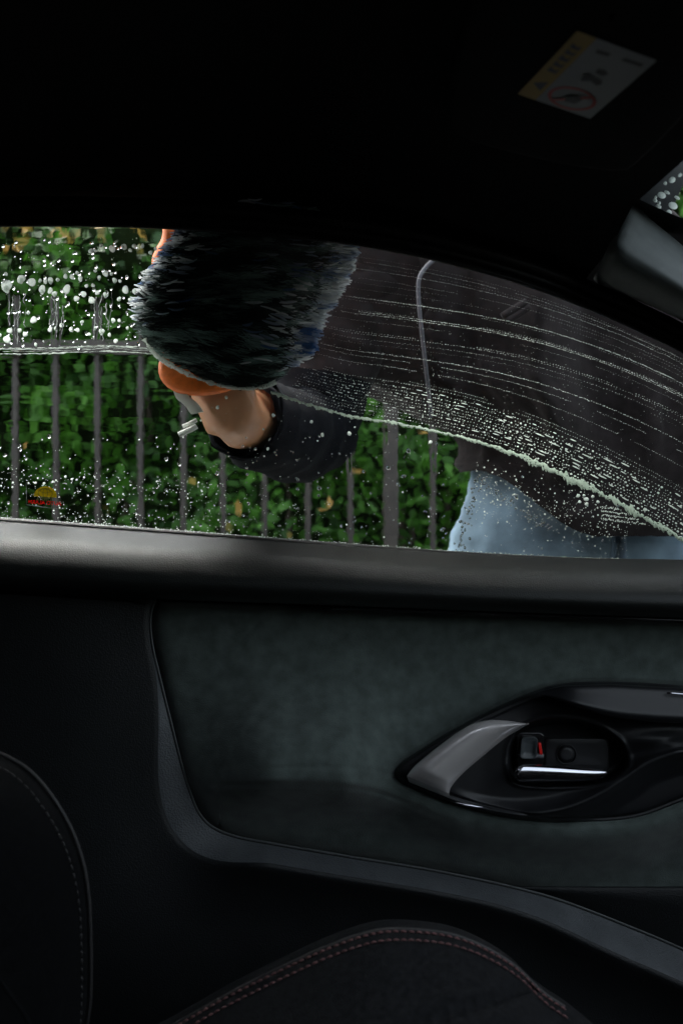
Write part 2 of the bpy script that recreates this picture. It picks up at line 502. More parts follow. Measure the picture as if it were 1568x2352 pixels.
# --- door: body shell (structure behind the trim)
US = np.linspace(-480, 2260, 90)
rows = []
rows.append(P(US, wbot(US) + 6, .952)); rows.append(P(US, wbot(US) + 8, .985)); rows.append(P(US, wbot(US) + 60, 1.0))
rows.append(P(US, 1700 + 0 * US, 1.03)); rows.append(P(US, 2300 + 0 * US, 1.03)); rows.append(P(US, 2800 + 0 * US, .99))
rows.append(P(US, 2900 + 0 * US, .965)); rows.append(P(US, 2300 + 0 * US, .965)); rows.append(P(US, wbot(US) + 40, .962)); rows.append(P(US, wbot(US) + 6, .952))
door = loft('door', rows, m_rubber, car)
tag(door, 'front door with black padded trim, suede insert and grey metal handle garnish')

# --- window pane with water film
us = np.linspace(-420, 2000, 690); nr = 215
tv = np.linspace(0, 1, nr)
UU = np.tile(us, (nr, 1)); top = np.minimum(wtop(us) - 22, wbot(us)); bot = wbot(us) + 26
VV = top[None] + (bot - top)[None] * tv[:, None]
foam_edge = curve_fn([(560, 893), (620, 900), (700, 925), (800, 955), (900, 970), (1000, 990), (1100, 1015), (1200, 1050), (1300, 1095), (1400, 1145), (1500, 1200), (1568, 1240), (1700, 1320), (2000, 1500)])
wiped = sm(560, 700, UU) * sm(8, -8, VV - foam_edge(UU))
wet = 1 - .985 * wiped
lowz = sm(980, 1080, VV)
rip = (1 - lowz) * (2.6 * fbm(UU / 260, VV / 15, 1) + .30 * fbm(UU / 22, VV / 15, 2)) + lowz * (.55 * fbm(UU / 60, VV / 20, 6) + .5 * fbm(UU / 15, VV / 14, 5))
upz = sm(800, 760, VV)
rip = rip * (1 - .5 * upz) + upz * .7 * fbm(UU / 14, VV / 30, 8)
# runs of water in front of the railing tops
for uc in (35, 130, 228, 800, 900, 990):
    hi, lo = (665, 790) if uc < 300 else (965, 1080)
    wgt = np.exp(-((UU - uc) / 16) ** 2) * sm(hi - 15, hi + 10, VV) * sm(lo + 20, lo - 10, VV)
    rip = rip + wgt * 3.0 * fbm(UU / 7, VV / 60, 12)
fine_r = fbm(UU / 9, VV / 11, 14, 2)
disp = (.000016 * rip + .000010 * fine_r) * wet
inner = G(UU, VV); outer = P(UU, VV, Yg(VV) + .004 + disp)
nn = nr * len(us)
fi = gfaces(nr, len(us)); fo = gfaces(nr, len(us), flip=True, off=nn)
fe = []
L = len(us)
for i in range(nr - 1):
    for j in (0, L - 1):
        a = i * L + j; q = (a, a + L, a + L + nn, a + nn); fe.append(q if j == 0 else q[::-1])
for j in range(L - 1):
    for i in (0, nr - 1):
        a = i * L + j; q = (a, a + nn, a + 1 + nn, a + 1); fe.append(q if i == 0 else q[::-1])
pane = quads_obj('window_pane', np.vstack([inner.reshape(-1, 3), outer.reshape(-1, 3)]), np.array(fi + fo + fe), m_glass, door)
m_soap = glass_mat('soapy wet glass', 1.45, (.97, .99, .975)); m_soap.node_tree.nodes['Glass BSDF'].inputs['Roughness'].default_value = .013
pane.data.materials.append(m_soap)
wq = (wet[:-1, :-1] > .5).ravel()
mi = np.zeros(len(pane.data.polygons), np.int32); mi[len(fi):len(fi) + len(fo)] = wq
pane.data.polygons.foreach_set('material_index', mi)
bmx = bmesh.new(); bmx.from_mesh(pane.data); bmesh.ops.recalc_face_normals(bmx, faces=bmx.faces[:]); bmx.to_mesh(pane.data); bmx.free()
tag(pane, 'wet soapy side window pane, wiped clear to the right of the mitt')

# --- seal and frame above the window
US = np.linspace(-480, 2200, 160); T = wtop(US)
loft('window_seal', [P(US, T - 4, Yg(T) + .012), P(US, T, Yg(T) + .008), P(US, T + 1, Yg(T) - .004), P(US, T - 4, Yg(T) - .010), P(US, T - 12, Yg(T) - .009), P(US, T - 15, Yg(T) - .005), P(US, T - 18, Yg(T) - .011), P(US, T - 30, Yg(T) - .014), P(US, T - 36, Yg(T) - .006)], m_rubber, door)
loft('window_frame', [P(US, T - 20, Yg(T) + .02), P(US, T - 2, Yg(T) + .016), P(US, T - 30, Yg(T) - .008), P(US, T - 48, Yg(T) - .016), P(US, T - 62, Yg(T) - .014), P(US, T - 70, Yg(T) - .004)], m_rubber, door)
# --- belt seal: thin pale wet line at the foot of the glass
US = np.linspace(-450, 2150, 140); Bv = wbot(US)
loft('belt_seal', [G(US, Bv + 6, -.001), G(US, Bv - .5, -.001), G(US, Bv, -.006), G(US, Bv + 5, -.008)], m_rubber, door)

# --- sill pad
US = np.linspace(-450, 2200, 200); B = wbot(US); Gv = groove(US)
prof = [(-.02, .952), (.0, .944), (.04, .935), (.11, .918), (.19, .900), (.26, .887), (.35, .877), (.46, .869), (.58, .8625), (.68, .8595), (.78, .859), (.87, .8625), (.94, .869), (.985, .879), (1.0, .892), (.99, .915)]
tt = np.array([p[0] for p in prof]); yy = np.array([p[1] for p in prof])
td = np.linspace(0, len(prof) - 1, 60)
pc = catmull(prof, 5)
rows = [P(US, B + (Gv - B) * t, y + .004 * np.sin(US / 500)) for t, y in pc]
loft('sill_pad', rows, m_sill, door)
# glossy strip in the groove
US2 = np.linspace(760, 2100, 60)
tube('trim_strip', P(US2, groove(US2) + 5, .900), .0022, m_gloss, door, n=8)

# --- cloth insert outline (left edge, corner, bottom edge)
Cpts = [(362, 1372), (350, 1402), (347, 1440), (353, 1490), (366, 1545), (392, 1650), (421, 1765), (440, 1825), (459, 1868), (490, 1900), (545, 1922), (640, 1940), (800, 1967), (1000, 2000), (1180, 2038), (1300, 2072), (1450, 2130), (1568, 2180), (1800, 2285), (2100, 2430)]
Cc = resample(catmull(Cpts, 16), 300)
tan = np.gradient(Cc, axis=0); tan /= np.linalg.norm(tan, axis=1, keepdims=True)
nor = np.stack([-tan[:, 1], tan[:, 0]], -1)          # outward: left of the left edge, below the bottom edge
for _ in range(12): nor[1:-1] = (nor[:-2] + nor[1:-1] * 2 + nor[2:]) / 4
nor /= np.linalg.norm(nor, axis=1, keepdims=True)
nor[:3] = (-1, -.06)
sarc = np.concatenate([[0], np.cumsum(np.linalg.norm(np.diff(Cc, axis=0), axis=1))])
vv_ = Cc[:, 1]; uu_ = Cc[:, 0]
isb = sm(440, 620, uu_)                               # 0 on the left edge, 1 on the bottom edge
wB = np.where(uu_ < 460, 3 + 66 * sm(1480, 1860, vv_) ** 1.3, 0)
wB = np.where(uu_ >= 460, 69 - 27 * sm(460, 640, uu_) + 24 * sm(1100, 1500, uu_), wB)
YB = .919 + (.886 - .919) * isb
def ring(o, Y): return P(uu_ + nor[:, 0] * o, vv_ + nor[:, 1] * o, Y + 0 * uu_)
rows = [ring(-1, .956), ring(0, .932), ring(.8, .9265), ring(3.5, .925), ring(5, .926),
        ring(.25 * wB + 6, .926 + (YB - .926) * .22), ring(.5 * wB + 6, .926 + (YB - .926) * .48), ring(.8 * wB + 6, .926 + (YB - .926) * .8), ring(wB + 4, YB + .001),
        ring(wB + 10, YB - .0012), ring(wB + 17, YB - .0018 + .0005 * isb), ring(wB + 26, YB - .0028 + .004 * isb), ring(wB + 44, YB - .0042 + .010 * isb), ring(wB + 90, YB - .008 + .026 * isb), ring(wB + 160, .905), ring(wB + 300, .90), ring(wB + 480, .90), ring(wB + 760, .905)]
loft('lit_ledge', rows[4:9], M('lit card plastic', (.085, .092, .098), .55, spec=.4, var=(40, .15), bump=('v', 560, .5, .0009)), door, flip=True)  # upward-facing ledge of the card, its light put into a lighter grey
loft('door_card', rows[:5] , m_card, door, flip=True)
loft('lower_card', rows[8:], m_card, door, flip=True)
tube('lip_highlight', P(Cc[:260, 0] - 1, Cc[:260, 1], .9262), .0010, M('lit lip tone', (.07, .078, .078), .45), door, n=6)  # edge highlight put into the lip's lighter colour

# --- pod outline (handle housing), cup, ridge
pod_pts = [(905, 1775), (922, 1752), (965, 1722), (1030, 1682), (1100, 1644), (1165, 1613), (1225, 1588), (1290, 1570), (1400, 1566), (1568, 1575), (1760, 1600), (1900, 1680), (1880, 1790), (1740, 1810), (1640, 1826), (1568, 1848), (1490, 1878), (1420, 1892), (1330, 1895), (1230, 1889), (1120, 1868), (1030, 1842), (955, 1815), (917, 1796)]
pod_out = resample(catmull(pod_pts, 12, True), 220, True)
vr = curve_fn([(300, 1800), (450, 1790), (700, 1786), (860, 1800), (1000, 1852), (1100, 1884), (1300, 1910), (1450, 1902), (1568, 1868), (1760, 1830), (2200, 1800)])
def cloth_y(u, v, carve=True):
    w = v - vr(u)
    fade = sm(400, 640, u)
    up = np.where(w < 0, np.exp(-(w / 185) ** 2), np.exp(-(w / 74) ** 2))
    y = .938 - (.085 - .035 * sm(780, 930, u)) * up * (.25 + .75 * fade)
    y = y + .0022 * np.exp(-((v - vr(u) - 17 - .012 * (u - 600)) / 6) ** 2) * fade * sm(1050, 850, u)      # stretch crease
    y = y + .0012 * np.exp(-((v - vr(u) + 24 + .03 * (u - 700)) / 7) ** 2) * sm(560, 720, u) * sm(1000, 850, u)
    dd = np.abs((u - 575) * .75 + (v - 1450) * .66) / 7       # shallow dent near the top
    y = y + .0018 * np.exp(-dd ** 2) * np.exp(-(((u - 575) * .66 - (v - 1450) * .75) / 45) ** 2)
    y = y + .0006 * fbm(u / 70, v / 40, 21)
    y = y + .010 * np.exp(-(np.clip(v - groove(u) - 8, 0, None) / 10))
    if carve:
        d = sdf(pod_out, u, v); y = y + .05 * sm(6, 30, d) + .004 * sm(-10, 2, d)
    dc = dist_curve(Cc[::3], u, v)
    lft = sdf(np.vstack([Cc[::3], [[2100, 1300], [362, 1300]]]), u, v)
    dc = np.where(lft > 0, dc, -dc)
    y = y + .016 * np.exp(-np.clip(dc, 0, None) / 13) + .01 * sm(0, -12, dc)
    return y
nu, nv = 320, 190
us = np.linspace(320, 2000, nu)
bb = np.interp(us, Cc[:, 0][np.argsort(Cc[:, 0])], Cc[:, 1][np.argsort(Cc[:, 0])])
bb = np.where(us < 500, 1935, bb) + 22
tpp = groove(us) + 5
UU = np.tile(us, (nv, 1)); VV = tpp[None] + (bb - tpp)[None] * np.linspace(0, 1, nv)[:, None]
YY = cloth_y(UU, VV)
cl = quads_obj('suede_insert', P(UU, VV, YY), np.array(gfaces(nv, nu)), m_cloth, door)
# dark pocket panel under the suede
us = np.linspace(1090, 2000, 50); sv = 2037 + .0 * us
bb = np.interp(us, Cc[:, 0][np.argsort(Cc[:, 0])], Cc[:, 1][np.argsort(Cc[:, 0])]) + 20
rows = [P(us, np.minimum(sv + 2, bb), .950), P(us, np.minimum(sv, bb), .930)] + [P(us, np.minimum(sv, bb) + (bb - np.minimum(sv, bb)) * t, .927 + .012 * t) for t in (.05, .3, .6, 1)]
loft('pocket_panel', rows, m_card, door)

# --- handle pod
cup = resample(catmull([(1168, 1745), (1178, 1697), (1212, 1664), (1280, 1652), (1360, 1664), (1418, 1698), (1440, 1738), (1432, 1768), (1392, 1795), (1300, 1806), (1205, 1803), (1174, 1786)], 10, True), 90, True)
ridge = catmull([(1000, 1828), (1035, 1843), (1100, 1863), (1190, 1872), (1280, 1862), (1350, 1838), (1420, 1798), (1480, 1757), (1530, 1738), (1590, 1728), (1800, 1720)], 8)
scoop_low = curve_fn([(1000, 1828), (1035, 1843), (1100, 1863), (1190, 1872), (1280, 1862), (1350, 1838), (1420, 1798), (1480, 1757), (1530, 1738), (1590, 1728), (1900, 1720)])
sw = curve_fn([(900, 1600), (1150, 1598), (1225, 1592), (1300, 1616), (1400, 1647), (1480, 1657), (1568, 1662), (1950, 1675)])
def pod_y(u, v):
    d = sdf(pod_out, u, v)
    y = .876 + .016 * np.exp(-np.clip(d, 0, None) / 7)
    y = y + .0035 * np.exp(-((d - 15) / 3.0) ** 2)             # bezel line
    dr = dist_curve(ridge, u, v)
    above = v < scoop_low(u)
    y = y - .0075 * np.exp(-(dr / 10) ** 2)
    y = y + np.where(above, .010 * sm(4, 40, dr), .013 * sm(6, 55, dr)) * sm(1020, 1120, u)
    dcup = sdf(cup, u, v)
    y = y + .026 * sm(-3, 12, dcup)
    y = y - .002 * np.exp(-((dcup + 5) / 4) ** 2)
    y = y - .012 * np.exp(-((u - 1530) / 110) ** 2 - ((v - 1702) / 26) ** 2)
    y = y - .016 * np.exp(-((v - 1625) / 40) ** 2) * sm(1150, 1330, u)
    return y
ctr = np.array([1330., 1745.]); RN = 84
rows_u = []; rows_v = []
for k in range(RN):
    t = 1 - (k / (RN - 1)) ** .9
    rows_u.append(ctr[0] + (pod_out[:, 0] - ctr[0]) * t); rows_v.append(ctr[1] + (pod_out[:, 1] - ctr[1]) * t)
UU = np.array(rows_u); VV = np.array(rows_v)
Y0 = pod_y(UU, VV)
Vp = P(UU, VV, Y0); skirt = P(UU[:1], VV[:1], .935)
Vp = np.vstack([skirt.reshape(-1, 3), Vp.reshape(-1, 3)])
mesh_obj('handle_housing', Vp, gfaces(RN + 1, len(pod_out), True), m_pod, door)

# switch panel lid at the top of the armrest
us = np.linspace(1222, 1900, 80)
tp_ = np.interp(us, [1222, 1290, 1400, 1568, 1760, 1900], [1589, 1572, 1568, 1577, 1600, 1660]) + 3
bt_ = sw(us)
prf = [(0, .880), (.03, .862), (.1, .8555), (.35, .851), (.62, .846), (.8, .843), (.93, .8445), (.99, .850), (1.0, .870)]
loft('switch_panel', [P(us, tp_ + (np.maximum(bt_ - tp_, 1)) * t, y + (.876 - y) * (1 - sm(1222, 1330, us)) * .7) for t, y in catmull(prf, 4)], m_pod, door)
tube('chrome_accent', P(np.array([1531, 1545, 1570, 1640]), np.array([1592.5, 1593, 1595, 1600]), np.array([.8505, .8503, .8503, .8503])), .0009, m_chrome, door, n=8)

# metal garnish
ga = resample(catmull([(934, 1783), (955, 1757), (1005, 1716), (1050, 1683), (1083, 1664), (1125, 1654), (1172, 1656), (1214, 1663)], 12), 50)
gb = resample(catmull([(1031, 1823), (1036, 1808), (1060, 1780), (1100, 1745), (1150, 1704), (1182, 1682), (1203, 1670), (1215, 1664)], 12), 50)
rows = []
for j, t in enumerate(np.linspace(0, 1, 22)):
    c = ga * (1 - t) + gb * t
    ed = math.sin(math.pi * min(max(t, 0), 1)) ** .55
    endf = np.minimum(1, np.linspace(0, 1, 50) / .10) ** .7
    Yb = .8735 - .0135 * ed * (.35 + .65 * endf) - .004 * (1 - t)
    if j in (0, 21): rows.append(P(c[:, 0], c[:, 1], .884 + 0 * Yb)) if j == 0 else None
    rows.append(P(c[:, 0], c[:, 1], Yb))
    if j == 21: rows.append(P(c[:, 0], c[:, 1], .884 + 0 * Yb))
go = loft('handle_garnish', rows, m_garn, door)
tag(go, 'satin grey metal garnish on the handle housing')
# lower left return of the garnish and thin chrome accent below
end = [ga[0] * (1 - t) + gb[0] * t for t in np.linspace(0, 1, 14)]
end = np.array(end)
rows = [P(end[:, 0], end[:, 1], .8735 - .0135 * np.sin(np.pi * np.linspace(0, 1, 14)) ** .55 * .35 - .004 * (1 - np.linspace(0, 1, 14))), P(end[:, 0] + 4, end[:, 1] + 12, .8745), P(end[:, 0] + 6, end[:, 1] + 16, .885)]
loft('garnish_end', rows, m_garn, door)
c = np.array([(1046, 1844), (1060, 1848), (1090, 1853), (1117, 1856)])
tube('chrome_accent', P(c[:, 0], c[:, 1], np.array([.8665, .866, .866, .8665])), [.0005, .0011, .0011, .0005], m_chrome, door, n=8)

# release lever, lock knob, red mark, screw cap, back plate
lp = resample(catmull([(1184, 1778), (1215, 1776), (1270, 1777), (1330, 1779), (1372, 1779), (1394, 1776)], 10), 26)
V = []
for i in range(26):
    s = i / 25; hh = 21 * (1 - .45 * s ** 2) * min(1, (s + .02) / .06) ** .5
    if s > .93: hh *= math.sqrt(max(0.05, 1 - ((s - .93) / .075) ** 2))
    for k in range(16):
        th = 2 * math.pi * k / 16
        cv = math.sin(th); cy = math.cos(th)
        V.append(P(lp[i, 0], lp[i, 1] + hh * np.sign(cv) * abs(cv) ** .7, .877 + .008 * s - .010 * np.sign(cy) * abs(cy) ** .8))
f = gfaces(26, 16, True) + [tuple(range(16))[::-1], tuple(range(25 * 16, 26 * 16))]
tag(mesh_obj('release_lever', V, f, m_chrome, door), 'dark chrome door release lever')
def rounded_plate(u0, u1, v0, v1, yb, yf, r, skew=0., crown=.0):
    pts = []
    for (cu, cv, a0) in ((u1 - r, v0 + r, -90), (u1 - r, v1 - r, 0), (u0 + r, v1 - r, 90), (u0 + r, v0 + r, 180)):
        for a in np.linspace(a0, a0 + 90, 6): pts.append((cu + r * math.cos(R(a)), cv + r * math.sin(R(a))))
    pts = np.array(pts); cc = np.array([(u0 + u1) / 2, (v0 + v1) / 2])
    pts[:, 0] += skew * (cc[1] - pts[:, 1])
    lay = [(1, yb), (1, yf + .001), (.97, yf + .0003), (.92, yf), (.6, yf + crown), (.3, yf + crown), (.02, yf + crown)]
    rows = [P(cc[0] + (pts[:, 0] - cc[0]) * s, cc[1] + (pts[:, 1] - cc[1]) * s, y) for s, y in lay]
    n = len(pts); return np.vstack(rows), gfaces(len(rows), n, True) + [tuple(range((len(rows) - 1) * n, len(rows) * n))]
mesh_obj('cup_backplate', *rounded_plate(1250, 1398, 1696, 1772, .912, .897, 14), m_pod, door)
mesh_obj('lock_knob_recess', *rounded_plate(1184, 1250, 1682, 1760, .912, .896, 12), m_gloss, door)
mesh_obj('lock_knob', *rounded_plate(1195, 1233, 1693, 1744, .897, .884, 9, .08, .004), m_knob, door)
tag(mesh_obj('lock_mark', *rounded_plate(1237, 1244, 1706, 1734, .897, .888, 2, -.16), m_red, door), 'bright red mark beside the lock knob')
th = np.linspace(0, 2 * math.pi, 28, endpoint=False)
cap = [(24, .898), (24, .8955), (21.5, .8955), (21, .898), (19.5, .898), (19, .8945), (10, .894), (.5, .894)]
mesh_obj('screw_cap', np.vstack([P(1300 + r * np.cos(th), 1733 + r * np.sin(th), y) for r, y in cap]), gfaces(len(cap), 28, True), m_pod, door)

# --- alarm sticker on the glass (seen from behind, so mirrored)
def G0(u, v): return G(u, v, -.0006)
m_stfilm = thin_glass('sticker film', (.93, .94, .88)); 
m_sty = foam_mat('sticker yellow', (.30, .22, .01), .7); m_str = foam_mat('sticker red', (.55, .012, .01), .7); m_stk = foam_mat('sticker olive lettering', (.12, .12, .05), .7)
m_edge = M('sticker edge', (.22, .26, .2), .5)
def quad_uv(pts, off): return [G(u, v, off) for u, v in pts]
st = resample(catmull([(63, 1104), (100, 1107), (139, 1111), (145, 1116), (146, 1140), (143, 1165), (139, 1169), (100, 1165), (64, 1160), (61, 1156), (61, 1130)], 6, True), 60, True)
V = np.vstack([G(st[:, 0], st[:, 1], -.0009), G(np.array([103.]), np.array([1136.]), -.0009)])
mesh_obj('alarm_sticker', V, [(i, (i + 1) % 60, 60) for i in range(60)], m_stfilm, door)
tube('sticker_edge', np.vstack([G(st[30:, 0], st[30:, 1], -.0010)]), .0003, m_edge, door, n=5)
def ell_ring(cu, cv, ru, rv, w, off, n=36):
    a = np.linspace(0, 2 * math.pi, n, endpoint=False)
    o = G(cu + ru * np.cos(a), cv + rv * np.sin(a) + .06 * ru * np.cos(a), off); i = G(cu + (ru - w) * np.cos(a), cv + (rv - w) * np.sin(a) + .06 * ru * np.cos(a), off)
    return np.vstack([o, i]), [(k, (k + 1) % n, n + (k + 1) % n, n + k) for k in range(n)]
a = np.linspace(math.pi, 2 * math.pi, 30)
dome = np.stack([104 + 26 * np.cos(a), 1139 + 22 * np.sin(a) ** 1.0], -1); dome = np.vstack([dome, [[130, 1143], [78, 1140]]])
V = G(dome[:, 0], dome[:, 1], -.0012)
mesh_obj('sticker_emblem', V, [tuple(range(len(V)))], m_sty, door, smooth=False)
mesh_obj('sticker_emblem_ring', *merge([ell_ring(104, 1133, 17, 12, 1.6, -.0016), ell_ring(104, 1133, 6, 11, 1.4, -.0018), ell_ring(104, 1128, 12, 5, 1.3, -.0020)]), m_stk, door, smooth=False)
def text_mesh(name, s, cu, cv, width, height, mat, off, slope=.06):
    cd = bpy.data.curves.new(name, 'FONT'); cd.body = s; cd.align_x = 'CENTER'; cd.align_y = 'CENTER'; cd.offset = .02
    to = bpy.data.objects.new(name, cd); COL.objects.link(to)
    dg = bpy.context.evaluated_depsgraph_get(); me = bpy.data.meshes.new_from_object(to.evaluated_get(dg))
    bpy.data.objects.remove(to)
    co = np.array([v.co[:] for v in me.vertices]); mn, mxx = co.min(0), co.max(0)
    x = (co[:, 0] - (mn[0] + mxx[0]) / 2) / (mxx[0] - mn[0]) * width; y = (co[:, 1] - (mn[1] + mxx[1]) / 2) / (mxx[1] - mn[1]) * height
    Vt = G(cu - x, cv - y - slope * x, off)           # printed to be read from outside
    me.vertices.foreach_set('co', Vt.astype(np.float32).ravel()); me.materials.append(mat); me.update()
    return link(bpy.data.objects.new(name, me), door)
text_mesh('sticker_lettering', 'TOYOTA', 103, 1147, 40, 8, m_stk, -.0020)
text_mesh('sticker_lettering', 'AUTO ALARM', 103, 1154.5, 76, 8.5, m_str, -.0022)

# --- roof lining, header, pillars, windscreen
xs = np.linspace(-1.25, .246, 40)
tx = P(np.array([p[0] for p in top_pts]), np.array([p[1] for p in top_pts]), Yg(np.array([p[1] for p in top_pts], float)))
def ztop(x): return np.interp(x, tx[:, 0], tx[:, 2])
def roofz(x): return ZC + .325 - .075 * sm(-.05, .25, x)
def holed(name, rows, mat, parent, y0=-.15, y1=.42, xa=-.42, xb=.06):      # roof sheet with an added, unseen opening that lights the cabin
    nc = len(rows[0]); V = np.vstack(rows); Fk = []
    for q in gfaces(len(rows), nc):
        c = V[list(q)].mean(0)
        if not (y0 < c[1] < y1 and xa < c[0] < xb): Fk.append(q)
    return mesh_obj(name, V, Fk, mat, parent)
rows = []
for Y, w in ((.90, 0), (.865, .10), (.835, .25), (.80, .55), (.76, .85), (.66, 1), (.42, 1.04), (.1, 1.06), (-.15, 1.05), (-.3, 1.03), (-.46, .85), (-.52, .55), (-.56, .0)):
    xr = xs - (.002 + .0125 * sm(.70, .75, Y) + .006 * sm(.79, .87, Y)) * sm(-.2, .246, xs); zr = ztop(xr) + .024
    rows.append(np.stack([xr, Y + 0 * xs, zr + (np.maximum(roofz(xs), zr + .005) - zr) * w], -1))
roof = holed('roof_lining', rows, m_liner, car)
# roof skin outside, keeps the sky out
xs2 = np.linspace(-1.4, .30, 20)
rows = [np.stack([xs2, Y + 0 * xs2, ZC + z - .07 * sm(-.05, .28, xs2) - .02 * (xs2 < -1.3)], -1) for Y, z in ((.93, .24 + .045), (.90, .33), (.8, .375), (.42, .39), (.1, .392), (-.15, .39), (-.4, .375), (-.58, .33), (-.62, .26))]
m_paint = M('dark car paint', (.02, .022, .025), .3, coat=.8)
holed('roof_panel', rows, m_paint, car)
m_tint = thin_glass('added roof glass', (.86, .90, .90))
mesh_obj('added_roof_glass', [(-.47, -.17, ZC + .372), (.12, -.17, ZC + .362), (.12, .44, ZC + .362), (-.47, .44, ZC + .372)], [(0, 1, 2, 3)], m_tint, car, smooth=False)  # added glass over the unseen roof opening, lets overhead light in

Uc = resample(catmull([(1452, 440), (1460, 457), (1480, 489), (1510, 516), (1568, 564), (1700, 680), (1900, 850), (2400, 1270)], 8), 70)
Lc = resample(catmull([(1362, 640), (1372, 652), (1400, 664), (1468, 692), (1568, 738), (1700, 815), (1900, 960), (2400, 1290)], 8), 70)
rows = [P(Uc[:, 0], Uc[:, 1], .86)]
for t, y in catmull([(0, .835), (.1, .822), (.25, .803), (.42, .787), (.55, .782), (.75, .797), (.9, .835), (1, .878)], 5):
    q = Uc * (1 - t) + Lc * t; rows.append(P(q[:, 0], q[:, 1], y + .03 * (1 - sm(0, .02, np.linspace(0, 1, 70)))))
rows.append(P(Lc[:, 0], Lc[:, 1], .91))
tag(loft('front_pillar', rows, m_pillar, car), 'grey front pillar trim beside the windscreen')

HX, HZ = .243, ZC + .262           # windscreen header
def shield(Y, t):                    # t 0 header .. 1 cowl
    return np.stack(np.broadcast_arrays(HX + .80 * t, Y, HZ - .36 * t + .02 * np.sin(np.pi * t)), -1)
Ys = np.linspace(-.56, .92, 30); ts = np.linspace(-.05, 1.02, 24)
V = np.vstack([shield(Ys, t) + [0, 0, .012] for t in ts])
ws = mesh_obj('windscreen', V, gfaces(len(ts), len(Ys)), m_shield, car)
tag(ws, 'sliver of dark wet windscreen with white foam drops')
# frit band along header and pillar
Yh = np.linspace(-.5, .80, 50)
rows = [shield(Yh, t) + [0, 0, .0095] for t in (-.04, -.01, .004)]
loft('frit_band', rows, m_frit, ws)
tt2 = np.linspace(-.02, 1.0, 50)
rows = [shield(.92 + 0 * tt2, tt2) + [0, 0, .009], shield(.822 - .012 * np.exp(-tt2 / .04), tt2) + [0, 0, .009]]
loft('frit_band', rows, m_frit, ws)
# header trim
Yt = np.linspace(-.5, .752, 40)
rows = [np.stack([HX + dx + 0 * Yt, Yt, HZ + dz + 0 * Yt], -1) for dx, dz in ((-.022, .06), (-.026, .012), (-.020, -.003), (-.008, -.004), (-.001, .003), (.001, .03))]
loft('header_trim', rows, m_liner, car)

# --- sun visor with the warning label
kx = -.25
def vis(x, Y, dz=0.): return np.stack(np.broadcast_arrays(x, Y, ZC + .26 + kx * (np.asarray(x) - .15) - dz), -1)
def ray_vis(u, v, dz=0.):
    a = (np.asarray(u, float) - 784) / F; b = (1176 - np.asarray(v, float)) / F
    Y = (.26 - kx * .15 - dz) / (b - kx * a); return np.stack([a * Y, Y, ZC + b * Y], -1)
vo = resample(catmull([(.075, .34), (.085, .305), (.12, .30), (.20, .31), (.213, .34), (.213, .5), (.210, .66), (.195, .70), (.11, .71), (.08, .69), (.072, .6), (.072, .45)], 10, True), 80, True)
cc = vo.mean(0); rows = []
for s, dz in ((.9, -.018), (1, -.010), (1.0, -.006), (.985, -.001), (.96, .0), (.6, .0), (.02, .0)):
    q = cc + (vo - cc) * s; rows.append(vis(q[:, 0], q[:, 1], dz))
visor = loft('sun_visor', rows, m_liner, car, closed=True)
A, B_, C_, D_ = [np.array(p, float) for p in ((1325, 70), (1508, 138), (1355, 272), (1188, 215))]
def lab(s, t):      # s across (yellow -> white), t along the label from the far end D to A
    p = (1 - s) * ((1 - t) * D_[None] + t * A[None]) if np.isscalar(s) else ((1 - s)[:, None] * ((1 - t)[:, None] * D_ + t[:, None] * A) + s[:, None] * ((1 - t)[:, None] * C_ + t[:, None] * B_))
    return p
def label_piece(name, st_, mat, dz):
    st_ = np.array(st_, float); p = lab(st_[:, 0], st_[:, 1])
    V = ray_vis(p[:, 0], p[:, 1], dz); n = len(V)
    mesh_obj(name, V, [tuple(range(n))], mat, visor, smooth=False)
label_piece('label_panel', [(.25, 0), (1, 0), (1, 1), (.25, 1)], m_white, .0012)
label_piece('label_band', [(0, 0), (.248, 0), (.248, 1), (0, 1)], m_yellow, .0012)
label_piece('label_triangle', [(.20, .13), (.05, .20), (.20, .27)], m_print, .0016)
for k, (t0, t1) in enumerate(((.40, .47), (.49, .56), (.58, .66), (.68, .75), (.77, .84))):
    label_piece('label_mark', [(.07, t0), (.19, t0), (.19, t1), (.15, (t0 + t1) / 2), (.07, t1)], m_print, .0016)
def ring_piece(cs, ct, rs, rt, w, mat, name='label_ring'):
    a = np.linspace(0, 2 * math.pi, 40, endpoint=False)
    o = lab(cs + rs * np.cos(a), ct + rt * np.sin(a)); i = lab(cs + rs * w * np.cos(a), ct + rt * w * np.sin(a))
    V = np.vstack([ray_vis(o[:, 0], o[:, 1], .0016), ray_vis(i[:, 0], i[:, 1], .0016)])
    mesh_obj(name, V, [(k, (k + 1) % 40, 40 + (k + 1) % 40, 40 + k) for k in range(40)], mat, visor, smooth=False)
ring_piece(.60, .17, .30, .15, .86, m_ring)
label_piece('label_ring_slash', [(.38, .07), (.42, .055), (.82, .27), (.78, .285)], m_ring, .0018)
label_piece('label_figure', [(.55, .10), (.68, .12), (.72, .2), (.62, .23), (.52, .18)], m_print, .0020)
label_piece('label_figure', [(.50, .42), (.60, .46), (.70, .43), (.74, .47), (.70, .52), (.60, .53), (.52, .55), (.47, .50)], m_print, .0016)
label_piece('label_figure', [(.56, .58), (.66, .57), (.70, .62), (.62, .66), (.55, .63)], m_print, .0016)
label_piece('label_figure', [(.36, .82), (.52, .83), (.52, .88), (.36, .87)], m_print, .0016)
label_piece('label_figure', [(.68, .84), (.92, .85), (.92, .90), (.68, .89)], m_print, .0016)

